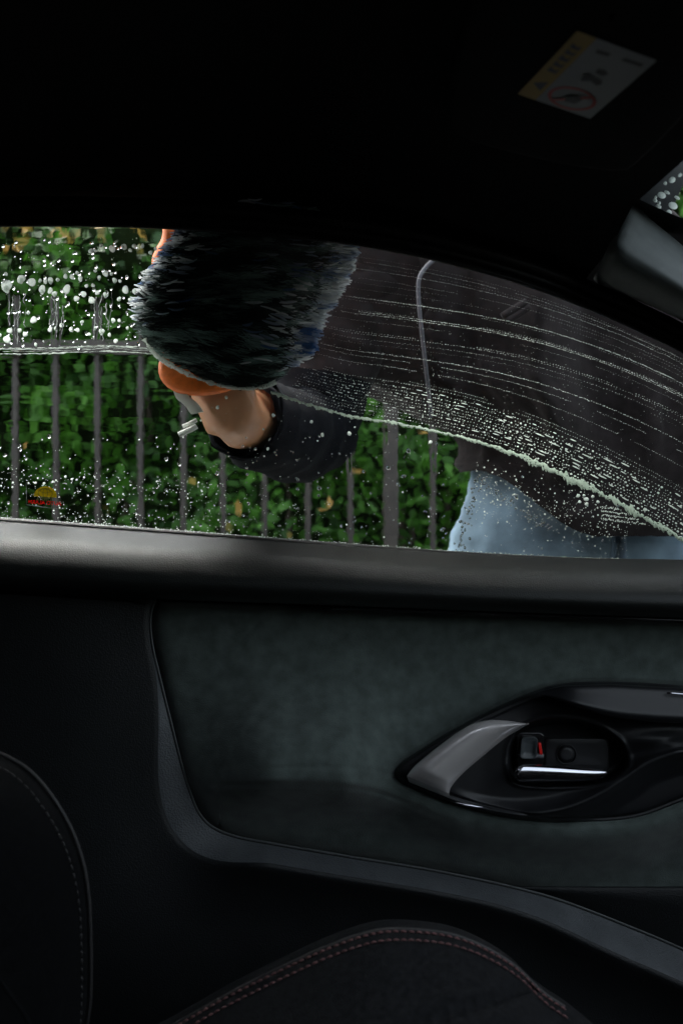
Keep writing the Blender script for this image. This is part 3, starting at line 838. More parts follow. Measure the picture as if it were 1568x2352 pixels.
# --- rest of the cabin shell
def sheet(name, pts, mat): return mesh_obj(name, pts, [tuple(range(len(pts)))], mat, car, smooth=False)
sheet('rear_bulkhead', [(-1.25, -.7, .2), (-1.25, 1.05, .2), (-1.25, 1.05, ZC + .36), (-1.25, -.7, ZC + .36)], m_liner)
sheet('cabin_floor', [(-1.3, -.7, .25), (1.3, -.7, .25), (1.3, 1.0, .25), (-1.3, 1.0, .25)], m_carpet)
sheet('firewall', [(1.12, -.7, .2), (1.12, -.7, ZC - .07), (1.12, 1.0, ZC - .07), (1.12, 1.0, .2)], m_carpet)
V, Fc = merge([box_geo((-.925, .97, ZC - .1), (.65, .08, .9), .01)])
mesh_obj('centre_pillar', V, Fc, m_liner, car)
# driver's side: door panel below the belt, pillar behind
V, Fc = merge([box_geo((-.1, -.64, .65), (2.5, .06, .80), .01), box_geo((-.95, -.62, ZC + .1), (.7, .05, .6), .01), box_geo((.95, -.60, ZC - .02), (.35, .05, .10), .01)])
mesh_obj('driver_door', V, Fc, m_dash, car)
mesh_obj('driver_window', [(-.62, -.62, ZC - .07), (.9, -.62, ZC - .07), (.3, -.56, ZC + .24), (-.62, -.56, ZC + .28)], [(0, 1, 2, 3)], m_shield, car, smooth=False)
V, Fc = box_geo((.02, -.585, ZC + .10), (1.5, .012, .40), .004)
mesh_obj('light_block_panel', V, Fc, m_liner, car)  # added unseen panel that blocks daylight from the driver's window
# dashboard
Yd = np.linspace(-.6, .88, 30)
dp = [(1.12, .30), (1.0, .45), (.80, .50), (.70, .62), (.66, .78), (.68, .88), (.74, .92), (.86, .945), (1.12, .96)]
loft('dashboard', [np.stack([x + .02 * np.cos(Yd * 4), Yd, z + 0 * Yd], -1) for x, z in catmull(dp, 5)], m_dash, car)

# --- front seat
Q = curve_fn([(150, 2470), (330, 2400), (420, 2352), (520, 2295), (650, 2230), (760, 2180), (850, 2150), (920, 2143), (1020, 2152), (1100, 2178), (1180, 2225), (1250, 2290), (1340, 2352), (1420, 2430), (1480, 2560)])
SY = .70
us = np.linspace(160, 1470, 150)
ridge3 = P(us, Q(us), SY)
crossp = catmull([(.800, -.30), (.792, -.12), (.775, -.045), (.745, -.010), (SY, .0), (.665, -.006), (.62, -.022), (.56, -.042), (.47, -.055), (.36, -.056), (.26, -.045), (.20, -.05), (.17, -.12)], 8)
crease = catmull([(1258, 2250), (1232, 2263), (1170, 2281), (1100, 2303), (1000, 2335), (900, 2375), (760, 2440)], 8)
rows = []
for Y, dz in crossp:
    r = ridge3.copy(); kx_ = min(1, max(0, (SY - Y) / .25))
    flat = np.median(ridge3[:, 2]); r[:, 2] = ridge3[:, 2] * (1 - .0 * kx_) + dz; r[:, 1] = Y
    if Y < SY + .01:
        uu = 784 + r[:, 0] / Y * F; v2 = 1176 - (r[:, 2] - ZC) / Y * F
        dcr = dist_curve(crease, uu, v2); r[:, 2] -= .007 * np.exp(-(dcr / 9) ** 2)
    rows.append(r)
seat_V, seat_F = box_geo((-.05, .42, .40), (.5, .42, .16), .03)
seat = mesh_obj('seat', seat_V, seat_F, m_carpet, car)
tag(seat, 'black fabric front seat with pink stitching')
loft('cushion', rows, m_seat2, seat, flip=True)
def stitch_row(c3, step, ln, rad, up):
    geos = []
    s = np.concatenate([[0], np.cumsum(np.linalg.norm(np.diff(c3, axis=0), axis=1))])
    d = 0.0
    while d + ln < s[-1]:
        q = lambda x: np.array([np.interp(x, s, c3[:, k]) for k in range(3)])
        a, m, b = q(d), q(d + ln / 2) + up, q(d + ln)
        geos.append(tube_geo([a, m, b], [rad * .6, rad, rad * .6], 6)); d += step * random.uniform(.95, 1.05)
    return geos
us3 = np.linspace(330, 1300, 200)
g1 = P(us3, Q(us3), SY); g1[:, 2] += .0006
g2 = g1.copy(); g2[:, 1] -= .014; g2[:, 2] += .0002
tag(mesh_obj('stitching', *merge(stitch_row(g1, .0056, .0042, .0009, np.array([0, 0, .0006])) + stitch_row(g2, .0056, .0042, .0008, np.array([0, 0, .0005]))), m_thread, seat), kind='stuff')
seamc = g1.copy(); seamc[:, 1] += .006; seamc[:, 2] -= .0008
tube('cushion_piping', seamc, .0016, m_pipe, seat, n=7)

Bc = catmull([(-260, 1680), (-120, 1705), (0, 1751), (60, 1790), (110, 1850), (150, 1920), (175, 1990), (188, 2060), (193, 2130), (195, 2250), (188, 2360), (150, 2500), (90, 2620)], 10)
Bc = resample(Bc, 110)
b3 = P(Bc[:, 0], Bc[:, 1], .70)
tb = np.gradient(b3[:, [0, 2]], axis=0); tb /= np.linalg.norm(tb, axis=1, keepdims=True)
nb = np.stack([tb[:, 1], -tb[:, 0]], -1)            # into the seat
nb = np.where((nb[:, :1] > 0), -nb, nb)
rows = []
for Y, inn in catmull([(.80, .20), (.79, .10), (.775, .05), (.755, .024), (.73, .006), (.70, .0), (.665, .004), (.63, .016), (.58, .042), (.50, .07), (.38, .08), (.28, .07), (.22, .04), (.19, .1)], 6):
    r = b3.copy(); r[:, 0] += nb[:, 0] * inn; r[:, 2] += nb[:, 1] * inn; r[:, 1] = Y; rows.append(r)
loft('backrest', rows, m_seat, seat)
pb = b3.copy(); pb[:, 1] = .712; pb[:, 0] -= nb[:, 0] * .0012; pb[:, 2] -= nb[:, 1] * .0012
tube('backrest_piping', pb, .0016, m_pipe, seat, n=8)
pb2 = b3.copy(); pb2[:, 1] = .69; pb2[:, 0] -= nb[:, 0] * .0004; pb2[:, 2] -= nb[:, 1] * .0004
tag(mesh_obj('stitching', *merge(stitch_row(pb2, .0062, .0044, .0008, np.zeros(3))), m_pipe, seat), kind='stuff')
sb = catmull([(-10, 2240), (25, 2290), (60, 2340), (85, 2400)], 8)
tube('backrest_seam', P(sb[:, 0], sb[:, 1], .545), .0011, m_seat, seat, n=6)

# driver's seat behind the camera (the same seat)
def copy_tree(o, parent, dy):
    c = o.copy(); COL.objects.link(c); c.parent = parent
    for ch in o.children: copy_tree(ch, c, 0)
    c.location = (0, dy, 0) if dy else (0, 0, 0)
    return c
dseat = copy_tree(seat, car, -.78)
del dseat['label']

# ================================================================== PERSON
person = empty('person', (.36, 1.36, .12), 'person in charcoal hoodie and light blue jeans washing the window from outside', 'person')
el = P(700, 955, 1.20); wr = P(520, 962, .985); hd = P(478, 850, .955)
sh_r = np.array([.06, 1.23, 1.44]); sh_l = np.array([.35, 1.33, 1.37])
J = dict(pel=(.36, 1.37, 1.03), sp=(.33, 1.34, 1.2), ch=(.25, 1.28, 1.38), nk=(.21, 1.22, 1.52), hb=(.195, 1.18, 1.60), hm=(.185, 1.155, 1.67), ht=(.18, 1.15, 1.75),
         sr=sh_r, er=el, wr=wr, h1=hd, sl=sh_l, ell=(.56, 1.40, 1.18), wl=(.66, 1.32, .98), hl=(.67, 1.29, .90),
         pr=(.265, 1.37, 1.0), kr=(.20, 1.335, .60), ar=(.19, 1.40, .21), tr=(.185, 1.29, .17), pl=(.46, 1.38, 1.0), kl=(.50, 1.39, .60), al=(.52, 1.45, .21), tl=(.525, 1.34, .17))
rad = dict(pel=.13, sp=.125, ch=.14, nk=.058, hb=.072, hm=.092, ht=.075, sr=.06, er=.034, wr=.036, h1=.036, sl=.06, ell=.042, wl=.028, hl=.036, pr=.09, kr=.058, ar=.042, tr=.035, pl=.09, kl=.058, al=.042, tl=.035)
E = [('pel', 'sp'), ('sp', 'ch'), ('ch', 'nk'), ('nk', 'hb'), ('hb', 'hm'), ('hm', 'ht'), ('ch', 'sr'), ('sr', 'er'), ('er', 'wr'), ('wr', 'h1'), ('ch', 'sl'), ('sl', 'ell'), ('ell', 'wl'), ('wl', 'hl'), ('pel', 'pr'), ('pr', 'kr'), ('kr', 'ar'), ('ar', 'tr'), ('pel', 'pl'), ('pl', 'kl'), ('kl', 'al'), ('al', 'tl')]
# fingers: right hand spread over the pad, left relaxed
for hand, base, fing in (('h1', np.array(hd), [((-.030, -.002, .035), (-.040, -.006, .06), (-.044, -.016, .078)), ((-.010, -.002, .045), (-.014, -.008, .075), (-.016, -.018, .095)), ((.010, -.002, .045), (.012, -.008, .074), (.014, -.018, .092)), ((.030, -.002, .035), (.036, -.006, .058), (.04, -.015, .074)), ((.022, .0, .0), (.030, -.004, .022), (.034, -.010, .042))]),
                         ('hl', np.array(J['hl']), [((-.0, -.03, -.04), (-.0, -.036, -.068), (-.0, -.03, -.088)), ((0, -.01, -.048), (0, -.016, -.08), (-.0, -.01, -.1)), ((0, .01, -.048), (0, .006, -.078), (0, .012, -.096)), ((0, .03, -.04), (0, .028, -.062), (0, .034, -.078)), ((-.012, -.036, -.0), (-.018, -.056, -.02), (-.016, -.062, -.04))])):
    for q, fg in enumerate(fing):
        prev = hand
        for w, off in enumerate(fg):
            nm = f'{hand}{q}{w}'; J[nm] = base + np.array(off); rad[nm] = (.0095, .0088, .0075)[w]; E.append((prev, nm)); prev = nm
keys = list(J); idx = {k: i for i, k in enumerate(keys)}
me = bpy.data.meshes.new('body'); me.from_pydata([tuple(J[k]) for k in keys], [(idx[a], idx[b]) for a, b in E], [])
bo = bpy.data.objects.new('body', me); COL.objects.link(bo)
bo.modifiers.new('skin', 'SKIN'); 
for k in keys:
    sv_ = me.skin_vertices[0].data[idx[k]]; sv_.radius = (rad[k], rad[k]); sv_.use_root = (k == 'pel')
ss = bo.modifiers.new('sub', 'SUBSURF'); ss.levels = 3; ss.render_levels = 3
dg = bpy.context.evaluated_depsgraph_get(); me2 = bpy.data.meshes.new_from_object(bo.evaluated_get(dg))
bpy.data.objects.remove(bo)
me2.name = 'body'; me2.materials.clear(); me2.materials.append(m_skin); me2.polygons.foreach_set('use_smooth', [True] * len(me2.polygons))
co = np.empty(len(me2.vertices) * 3, np.float32); me2.vertices.foreach_get('co', co); co = co.reshape(-1, 3)
nr_ = np.array([v.normal[:] for v in me2.vertices])
ax = (el - wr) / np.linalg.norm(el - wr); rel = co - wr; al = rel @ ax
pxv = np.cross(ax, [0, 0, 1.]); pxv /= np.linalg.norm(pxv); pyv = np.cross(ax, pxv)
phi = np.arctan2(rel @ pyv, rel @ pxv); wgt_ = np.exp(-(np.linalg.norm(rel, axis=1) / .09) ** 2)
relief = .0016 * np.cos(phi * 7) * np.exp(-(al / .05) ** 2) - .0016 * np.exp(-((al - .004) / .0035) ** 2) - .0012 * np.exp(-((al - .015) / .003) ** 2) + .0022 * vnoise(phi * 1.6, al * 40, 88)
co = co + nr_ * (relief * wgt_)[:, None]
me2.vertices.foreach_set('co', co.astype(np.float32).ravel()); me2.update()
body = link(bpy.data.objects.new('body', me2), person)
# face (hidden above the roof line, but there)
hc = np.array([.185, 1.155, 1.67])
def blob(c, r, n=12, m=8):
    V = []; 
    for i in range(m + 1):
        a = math.pi * i / m
        for k in range(n):
            t = 2 * math.pi * k / n; V.append((c[0] + r[0] * math.sin(a) * math.cos(t), c[1] + r[1] * math.sin(a) * math.sin(t), c[2] + r[2] * math.cos(a)))
    return V, gfaces(m + 1, n, True)
mesh_obj('nose', *blob(hc + [0, -.098, -.005], (.013, .018, .024)), m_skin, body)
for s in (-1, 1):
    mesh_obj('ear', *blob(hc + [s * .088, .005, -.005], (.012, .02, .032)), m_skin, body)
    mesh_obj('eye', *blob(hc + [s * .033, -.082, .015], (.014, .012, .009)), m_sole, body)
mesh_obj('mouth', *blob(hc + [0, -.088, -.052], (.024, .01, .007)), M('lips', (.35, .12, .1), .5), body)
V, Fc = blob(hc + [0, .012, .035], (.099, .104, .088), 24, 14)
V = [tuple(np.array(p) + (np.array([0, 0, .02]) if (p[1] < hc[1] - .05 and p[2] < hc[2] + .05) else 0)) for p in V]
mesh_obj('hair', V, Fc, m_hair, person)

# hoodie: torso with folds + sleeves
NT = 160
th = np.linspace(0, 2 * math.pi, NT, endpoint=False)
prof = [(1.02, .352, 1.33, .185, .150), (1.07, .350, 1.33, .188, .152), (1.12, .345, 1.32, .185, .155), (1.17, .325, 1.31, .20, .158), (1.22, .295, 1.30, .232, .160), (1.28, .27, 1.29, .245, .160), (1.35, .235, 1.28, .235, .158), (1.42, .20, 1.27, .195, .145), (1.47, .20, 1.26, .15, .12), (1.52, .215, 1.24, .10, .095), (1.55, .21, 1.23, .085, .09)]
pr = catmull(prof, 9)
V = []
front = -np.sin(th)                      # 1 facing the car
left = -np.cos(th)
for i, (z, cx, cy, rx, ry) in enumerate(pr):
    t = i / (len(pr) - 1)
    hemz = 1.02 + .085 * sm(.15, .95, left) + .05 * sm(.3, .95, -left) + .03 * sm(0, -.8, front)
    zz = z + (hemz - 1.02) * max(0, 1 - (z - 1.02) / .22) ** 1.2
    xx = np.sign(np.cos(th)) * np.abs(np.cos(th)) ** .9; yyv = np.sign(np.sin(th)) * np.abs(np.sin(th)) ** .9
    # folds: pulled diagonally towards the raised right arm
    dia = (zz - 1.2) * 1.0 + .55 * left * .2
    fold = .040 * (1 - 2.2 * np.abs(vnoise(left * 1.6 + zz * 2.5, zz * 8 + left * 4.5, 31))) + .016 * vnoise(left * 3, zz * 9, 35) + .012 * vnoise(left * 5, zz * 18 + left * 8, 33)
    fold += -.014 * np.exp(-((dia + .02 - .12 * np.sin(left * 3)) / .03) ** 2) * sm(-.2, .4, left) * (front > 0)
    fold += .010 * np.exp(-((left - .05 + .5 * (zz - 1.3)) / .09) ** 2) * (front > 0)
    hem_b = .006 * np.exp(-((t - .05) / .03) ** 2) if t < .12 else 0
    s = 1 + (fold * sm(.02, .28, t) * (1 - sm(.85, 1, t)) + hem_b) / .17
    V.append(np.stack([cx + rx * xx * s, cy + ry * yyv * s, zz], -1))
V = np.vstack(V); geos = [(V, gfaces(len(pr), NT, True))]
def sleeve(path, rr, seed):
    c = resample(catmull(path, 14), 70); r = np.interp(np.linspace(0, 1, 70), np.linspace(0, 1, len(rr)), rr)
    def wob(i, t): return .10 * (1 - 2 * abs(float(vnoise(i * .26 + .9 * math.sin(t + i * .06), t * .9 + i * .07, seed)))) + .06 * float(vnoise(i * .75, math.cos(t) * 2, seed + 3))
    return tube_geo(c, r, 40, False, wob)
cuff = wr + (el - wr) * .20
el2 = el + np.array([.01, 0, -.01])
sl_r = (sleeve([sh_r + [.10, .03, .02], sh_r + [.0, 0, 0], (sh_r + el) / 2 + [-.012, .0, 0], el2, el * .45 + wr * .55 + [.006, 0, -.012], cuff], [.10, .095, .078, .060, .055, .045], 51))
sl_l = (sleeve([sh_l - [.1, 0, 0], sh_l, (sh_l + np.array(J['ell'])) / 2, np.array(J['ell']), (np.array(J['ell']) + np.array(J['wl'])) / 2, np.array(J['wl'])], [.10, .095, .085, .075, .064, .05], 61))
# hood lying on the back of the neck
hoodp = catmull([(.10, 1.24, 1.52), (.12, 1.33, 1.51), (.22, 1.38, 1.50), (.31, 1.33, 1.51), (.33, 1.24, 1.52)], 8)
geos.append(tube_geo(hoodp, np.interp(np.linspace(0, 1, len(hoodp)), [0, .5, 1], [.02, .055, .02]), 14))
hoodie = mesh_obj('hoodie', *merge(geos), m_hoodie, person)
m_sleeve = M('dark navy fleece', (.008, .009, .012), .95, spec=.05, var=(60, .25), bump=('n', 1500, .4, .0008), sheen=.02)
for gsl in (sl_r, sl_l):
    vs_, fs_ = gsl
    mesh_obj('sleeve', vs_, [f for f in fs_ if f[0] >= 40 * 40], m_sleeve, hoodie)
    mesh_obj('upper_sleeve', vs_, [f for f in fs_ if f[0] < 40 * 40], m_hoodie, hoodie)
cf = np.array([cuff + (wr - cuff) * t for t in np.linspace(-.12, .14, 8)])
tube('cuff', cf, [.046, .046, .0455, .046, .0455, .046, .044, .040], m_sleeve, hoodie, n=30, cap=False, wob=lambda i, t: .03 * math.sin(t * 22))
# hanging draw cord, sewn pocket flap
c = catmull([(996, 596), (978, 612), (962, 640), (961, 690), (968, 760), (977, 840), (985, 910), (990, 958)], 8)
cy_ = np.interp(c[:, 1], [590, 640, 760, 960], [1.075, 1.068, 1.078, 1.11])
tube('draw_cord', P(c[:, 0], c[:, 1], cy_), .0025, m_cord, hoodie, n=8)
for (a, b) in (((1153, 726), (1208, 692)), ((1162, 738), (1216, 704))):
    c = np.array([np.array(a) * (1 - t) + np.array(b) * t for t in np.linspace(0, 1, 8)])
    tube('pocket_welt', P(c[:, 0], c[:, 1], 1.078 + 0 * c[:, 0]), .0045, m_hoodie, hoodie, n=8)

# jeans
geos = []
rows = []
for z, rx, ry, cx in catmull(((1.16, .160, .115, .352), (1.10, .172, .125, .352), (1.04, .183, .132, .35), (.98, .196, .135, .348), (.93, .20, .13, .348), (.90, .17, .11, .348)), 8):
    s = 1 + .03 * vnoise(np.cos(th) * 4, z * 14 + np.sin(th), 71) + .018 * vnoise(np.cos(th) * 9 + z * 30, z * 45, 73)
    rows.append(np.stack([cx + rx * np.cos(th) * s, 1.365 + ry * np.sin(th) * s, z + 0 * th], -1))
geos.append((np.vstack(rows), gfaces(len(rows), NT, True)))
def leg(a, k, an, seed):
    c = resample(catmull([np.array(a) + [.02, 0, -.01], np.array(a) - [0, 0, .06], (np.array(a) + np.array(k)) / 2, k, (np.array(k) + np.array(an)) / 2, an], 12), 70); r = np.interp(np.linspace(0, 1, 70), np.linspace(0, 1, 6), [.085, .102, .095, .078, .07, .066])
    return tube_geo(c, r, 36, False, lambda i, t: .045 * float(vnoise(i * .35 + math.sin(t), t + i * .1, seed)))
geos.append(leg((.248, 1.355, .98), (.195, 1.33, .60), (.19, 1.395, .19), 81)); geos.append(leg((.452, 1.37, .98), (.50, 1.385, .60), (.52, 1.445, .19), 83))
jeans = mesh_obj('jeans', *merge(geos), m_denim, person)
c = P(np.array([1412, 1411, 1409, 1408]), np.array([1200, 1230, 1260, 1300]), np.array([1.232, 1.228, 1.226, 1.226]))
tube('fly_seam', c, .004, m_seam, jeans, n=6)
c = P(np.array([1425, 1428, 1426]), np.array([1215, 1240, 1290]), np.array([1.231, 1.227, 1.225])); tube('belt_loop', c, .005, m_seam, jeans, n=6)
for (ax, ay) in ((.188, 1.36), (.523, 1.41)):
    rows = []
    for z, sx, sy in ((.121, .045, .13), (.15, .047, .132), (.152, .043, .127), (.18, .043, .122), (.21, .04, .085), (.235, .038, .05)):
        rows.append(np.stack([ax + sx * np.cos(th), ay + (.0 if z < .19 else .035) + sy * np.sin(th) * .98, z + 0 * th], -1))
    so = loft('shoe', rows[2:], m_shoe, person, closed=True); loft('sole', rows[:3], m_sole, so, closed=True, cap=True)

# ================================================================== WASH MITT
mitt_out = catmull([(430, 500), (404, 545), (372, 590), (343, 640), (318, 688), (316, 735), (334, 782), (362, 818), (400, 842), (440, 862), (495, 882), (560, 892), (618, 884), (664, 852), (694, 805), (710, 760), (738, 705), (768, 655), (788, 600), (798, 550), (790, 490), (700, 455), (560, 450)], 8, True)
mitt_out = resample(mitt_out, 150, True)
mc = np.array([560., 690.])
mitt = empty('wash_mitt', tuple(P(560, 880, .91)), 'dark shaggy wash mitt with blue white fringe and orange pad on the window', 'wash mitt')
mtop, mbot = mitt_out[:, 1].min() + 3, mitt_out[:, 1].max() - 3
_vs = np.linspace(mtop, mbot, 120); _l = []; _r = []
for q in _vs:
    hit = [a[0] + (b[0] - a[0]) * (q - a[1]) / (b[1] - a[1]) for a, b in zip(mitt_out, np.roll(mitt_out, -1, 0)) if (a[1] > q) != (b[1] > q)]
    _l.append(min(hit)); _r.append(max(hit))
def side_d(u, v): return np.minimum((u - np.interp(v, _vs, _l)) * 1.5, np.interp(v, _vs, _r) - u)
def front_off(u, v): return .0075 + .042 * (1 - sm(-10, 85, side_d(u, v))) * sm(900, 840, v)     # the sides curl away from the glass
lay = [(.03, 0), (.3, 0), (.5, 0), (.65, 0), (.78, 0), (.87, 0), (.94, 0), (.985, .002), (1.0, .008), (.99, .02), (.93, .03), (.6, .034), (.03, .036)]
rows = []
for s_, o_ in lay:
    uq, vq = mc[0] + (mitt_out[:, 0] - mc[0]) * s_, mc[1] + (mitt_out[:, 1] - mc[1]) * s_
    rows.append(P(uq, vq, Yg(vq) + front_off(uq, vq) + .004 + o_ + (.02 if o_ >= .03 else 0)))
m_mittb = M('mitt backing', (.02, .025, .028), .9)
loft('mitt_body', rows, m_mittb, mitt, closed=True, cap=True)
def strands(name, u, v, ang, ln, rad_, off, curl, tone, mat, yout=None):
    n = len(u); K = 5; S = 6
    s = np.linspace(-.5, .5, K)
    V = np.zeros((n, K, S, 3)); a = np.linspace(0, 2 * math.pi, S, endpoint=False)
    prof = np.array([.35, .9, 1., .95, .4])
    for k in range(K):
        cu = u + ln * s[k] * np.cos(ang) - curl * (s[k] ** 2 * 4 - .3) * np.sin(ang) * ln * .2
        cv = v + ln * s[k] * np.sin(ang) + curl * (s[k] ** 2 * 4 - .3) * np.cos(ang) * ln * .2
        oy = off + (yout * (s[k] + .5) if yout is not None else 0)
        for q in range(S):
            rr = rad_ * prof[k]
            uu = cu - np.sin(ang) * rr * math.cos(a[q]); v2 = cv + np.cos(ang) * rr * math.cos(a[q])
            V[:, k, q] = P(uu, v2, Yg(v2) + oy + rr / F * .9 * (1 + math.sin(a[q])))
    base = np.arange(n)[:, None] * K * S
    fq = np.array(gfaces(K, S, True)); Qd = (base[:, None] + fq[None]).reshape(-1, 4)
    return quads_obj(name, V.reshape(-1, 3), Qd, mat, mitt, attr=np.repeat(tone, K * S))
n = 15000
uu = RNG.uniform(300, 810, n); vv = RNG.uniform(440, 900, n); d = np.minimum(sdf(mitt_out, uu, vv), side_d(uu, vv) - 16); k = d > 4
uu, vv, d = uu[k], vv[k], d[k]; n = len(uu)
tone = np.clip(.22 + .8 * fbm(uu / 34, vv / 15, 90) + RNG.normal(0, .05, n), 0, 1)
tag(strands('pile', uu, vv, RNG.normal(.08, .13, n) + .25 * fbm(uu / 60, vv / 60, 97), RNG.uniform(30, 70, n), RNG.uniform(1.1, 2.2, n), front_off(uu, vv) - .0022 + RNG.uniform(0, .004, n), RNG.normal(0, .35, n), tone, m_pile), kind='stuff')
n = 22000
pu = RNG.uniform(295, 820, n); pv = RNG.uniform(440, 880, n); sd = side_d(pu, pv)
prob = np.exp(-np.clip(sd, 0, None) / 30) * (sd > np.where(pu < 560, -4, -14)) * np.where(pu < 560, .8, 1.0)
prob = prob * np.where(pu < 560, sm(760, 690, pv), sm(850, 800, pv))
keep = (RNG.random(n) < prob * .7) & (sdf(mitt_out, pu, pv) > -24)
pu, pv, sd = pu[keep], pv[keep], sd[keep]; n = len(pu)
ang = RNG.normal(.08, .13, n) + .2 * fbm(pu / 60, pv / 60, 97)
tone = np.clip(.75 + .8 * fbm(pu / 45, pv / 12, 95) + RNG.normal(0, .08, n), 0, 1)
tag(strands('fringe', pu, pv, ang, RNG.uniform(24, 48, n), RNG.uniform(2.0, 3.6, n), front_off(pu, pv) - .004 - RNG.uniform(0, .016, n) * sm(60, 20, sd), RNG.normal(0, .35, n), tone, m_fringe), kind='stuff')
pad = resample(catmull([(396, 490), (372, 545), (349, 596), (360, 660), (382, 740), (372, 800), (364, 850), (378, 882), (412, 903), (468, 908), (530, 896), (585, 860), (630, 780), (650, 620), (600, 500)], 8, True), 90, True)
pcn = pad.mean(0)
lay = [(.03, .058), (.9, .058), (.97, .062), (1, .070), (1, .082), (.96, .092), (.88, .096), (.03, .097)]
rows = [P(pcn[0] + (pad[:, 0] - pcn[0]) * s, pcn[1] + (pad[:, 1] - pcn[1]) * s, .905 + o - .03 + .0 * pad[:, 0]) for s, o in lay]
tag(loft('grip_pad', rows, m_orange, mitt, closed=True, cap=True), 'orange grip pad behind the mitt')
c = catmull([(412, 896), (420, 915), (438, 930), (452, 950)], 6)
sp_ = P(c[:, 0], c[:, 1], np.linspace(.945, .952, len(c)))
rows = [sp_ + [-.006, 0, .0], sp_ + [.006, -.004, .002], sp_ + [.007, 0, .002], sp_ + [-.005, .004, 0], sp_ + [-.006, 0, .0]]
loft('wrist_strap', rows, m_strap, mitt)
tube('strap_end', P(np.array([411, 424, 440, 452]), np.array([998, 992, 985, 978]), .948), .0028, m_strap, mitt, n=8)
tube('strap_end', P(np.array([420, 432, 452]), np.array([979, 974, 964]), .955), .0020, m_strap, mitt, n=8)

# ================================================================== FOAM AND WATER ON THE GLASS
def domes_geo(items, seg=8, rings=3, off=.0046):
    """open shells bulging outward from the outer face of the glass"""
    it = np.array(items, float)            # u, v, ru, rv, h(m), rot
    n = len(it); a = np.linspace(0, 2 * math.pi, seg, endpoint=False)
    V = np.zeros((n, rings * seg + 1, 3))
    wob = 1 + .10 * np.sin(2 * a[None] + RNG.uniform(0, 6, (n, 1))) + .07 * np.sin(3 * a[None] + RNG.uniform(0, 6, (n, 1)))
    for r in range(rings):
        ph = r / rings; rr = math.cos(ph * math.pi / 2); hh = math.sin(ph * math.pi / 2)
        du = it[:, 2:3] * rr * wob * np.cos(a); dv = it[:, 3:4] * rr * wob * np.sin(a)
        cr, sr_ = np.cos(it[:, 5:6]), np.sin(it[:, 5:6])
        u = it[:, :1] + du * cr - dv * sr_; v = it[:, 1:2] + du * sr_ + dv * cr
        V[:, r * seg:(r + 1) * seg] = P(u, v, Yg(v) + off + it[:, 4:5] * hh)
    V[:, -1] = P(it[:, 0], it[:, 1], Yg(it[:, 1]) + off + it[:, 4])
    fq = gfaces(rings, seg, True); ft = [((rings - 1) * seg + k, (rings - 1) * seg + (k + 1) % seg, rings * seg) for k in range(seg)]
    tri = [(q[0], q[1], q[2]) for q in fq] + [(q[0], q[2], q[3]) for q in fq] + ft
    base = np.arange(n)[:, None] * (rings * seg + 1)
    return V.reshape(-1, 3), (base[:, None] + np.array(tri)[None]).reshape(-1, 3)

big = [(45, 515, 30), (138, 472, 22), (205, 492, 22), (40, 440, 10), (258, 482, 10), (292, 487, 12), (325, 480, 16), (370, 476, 10), (272, 537, 20), (323, 547, 15), (350, 566, 14), (420, 455, 12), (428, 537, 22), (461, 457, 13), (494, 433, 10), (515, 470, 14), (490, 597, 15), (535, 568, 16), (554, 516, 10), (595, 513, 10), (588, 608, 18), (623, 560, 12), (635, 463, 11), (675, 438, 16), (676, 573, 14), (733, 480, 13), (767, 485, 9), (802, 541, 19), (858, 550, 12), (831, 603, 10), (762, 600, 12), (610, 420, 9), (713, 438, 9), (582, 294, 13), (610, 290, 9), (646, 256, 9), (718, 278, 18), (793, 265, 15), (858, 262, 12), (910, 262, 11), (832, 288, 10), (962, 304, 11), (994, 280, 9), (183, 686, 10), (217, 733, 18), (65, 803, 15), (127, 800, 12), (163, 825, 13), (48, 858, 20), (322, 795, 13), (396, 768, 12), (357, 787, 10), (455, 793, 12), (497, 798, 12), (230, 890, 9), (525, 747, 10), (725, 735, 12), (763, 737, 10), (651, 806, 15), (700, 829, 10), (740, 868, 12), (572, 825, 9), (610, 786, 9), (815, 785, 9), (2, 830, 10)]
for (x, y, r) in big:
    u, v = x * .36, 470 + y * .36; q = r * .36 * 1.2
    geo = domes_geo([(u, v, q * .95, q * 1.08, .0012, RNG.uniform(-.3, .3))], 14, 4)
    geo2 = domes_geo([(u + RNG.normal(0, .5), v + q * RNG.uniform(.4, .75), q * .55, q * .7, .001, 0)], 10, 3) if RNG.random() < .45 else None
    Vd, Fd = geo
    if geo2: Vd, Fd = np.vstack([Vd, geo2[0]]), np.vstack([Fd, geo2[1] + len(geo[0])])
    org = G(u, v, .0046)
    o = mesh_obj('foam_drop', Vd - org, Fd, m_foam)
    o.location = Vector(org)
    tag(o, 'white foam drop clinging to the upper left part of the side window', 'foam drop', 'foam drops on the upper left of the side window')

small = []
def add(u, v, r, e=1.0, rot=0., h=None): small.append((u, v, r * e, r, h or r * .00022, rot))
# upper left spray, window foot spray
def outside_mitt(u, v): return sdf(mitt_out, np.array([u]), np.array([v]))[0] < -4
for k in range(200):
    u, v = RNG.uniform(-60, 400), RNG.uniform(540, 800)
    if outside_mitt(u, v): add(u, v, RNG.choice([.7, .9, 1.2, 1.8], p=[.45, .3, .18, .07]))
for k in range(420):
    u = RNG.uniform(-60, 760); v = wbot(u) - abs(RNG.normal(0, 62)) + 1
    add(u, v, RNG.choice([.7, .95, 1.3, 2.0], p=[.6, .3, .08, .02]))
for k in range(230):
    u = RNG.uniform(-40, 520); v = RNG.normal(1096 + .06 * u, 17); add(u, v, RNG.choice([.7, 1.0, 1.4, 2.1], p=[.5, .32, .13, .05]))
for k in range(14):
    add(-10 + k * 16 + RNG.normal(0, 4), 1118 - k * 1.6 + RNG.normal(0, 3), RNG.uniform(2.2, 3.2))
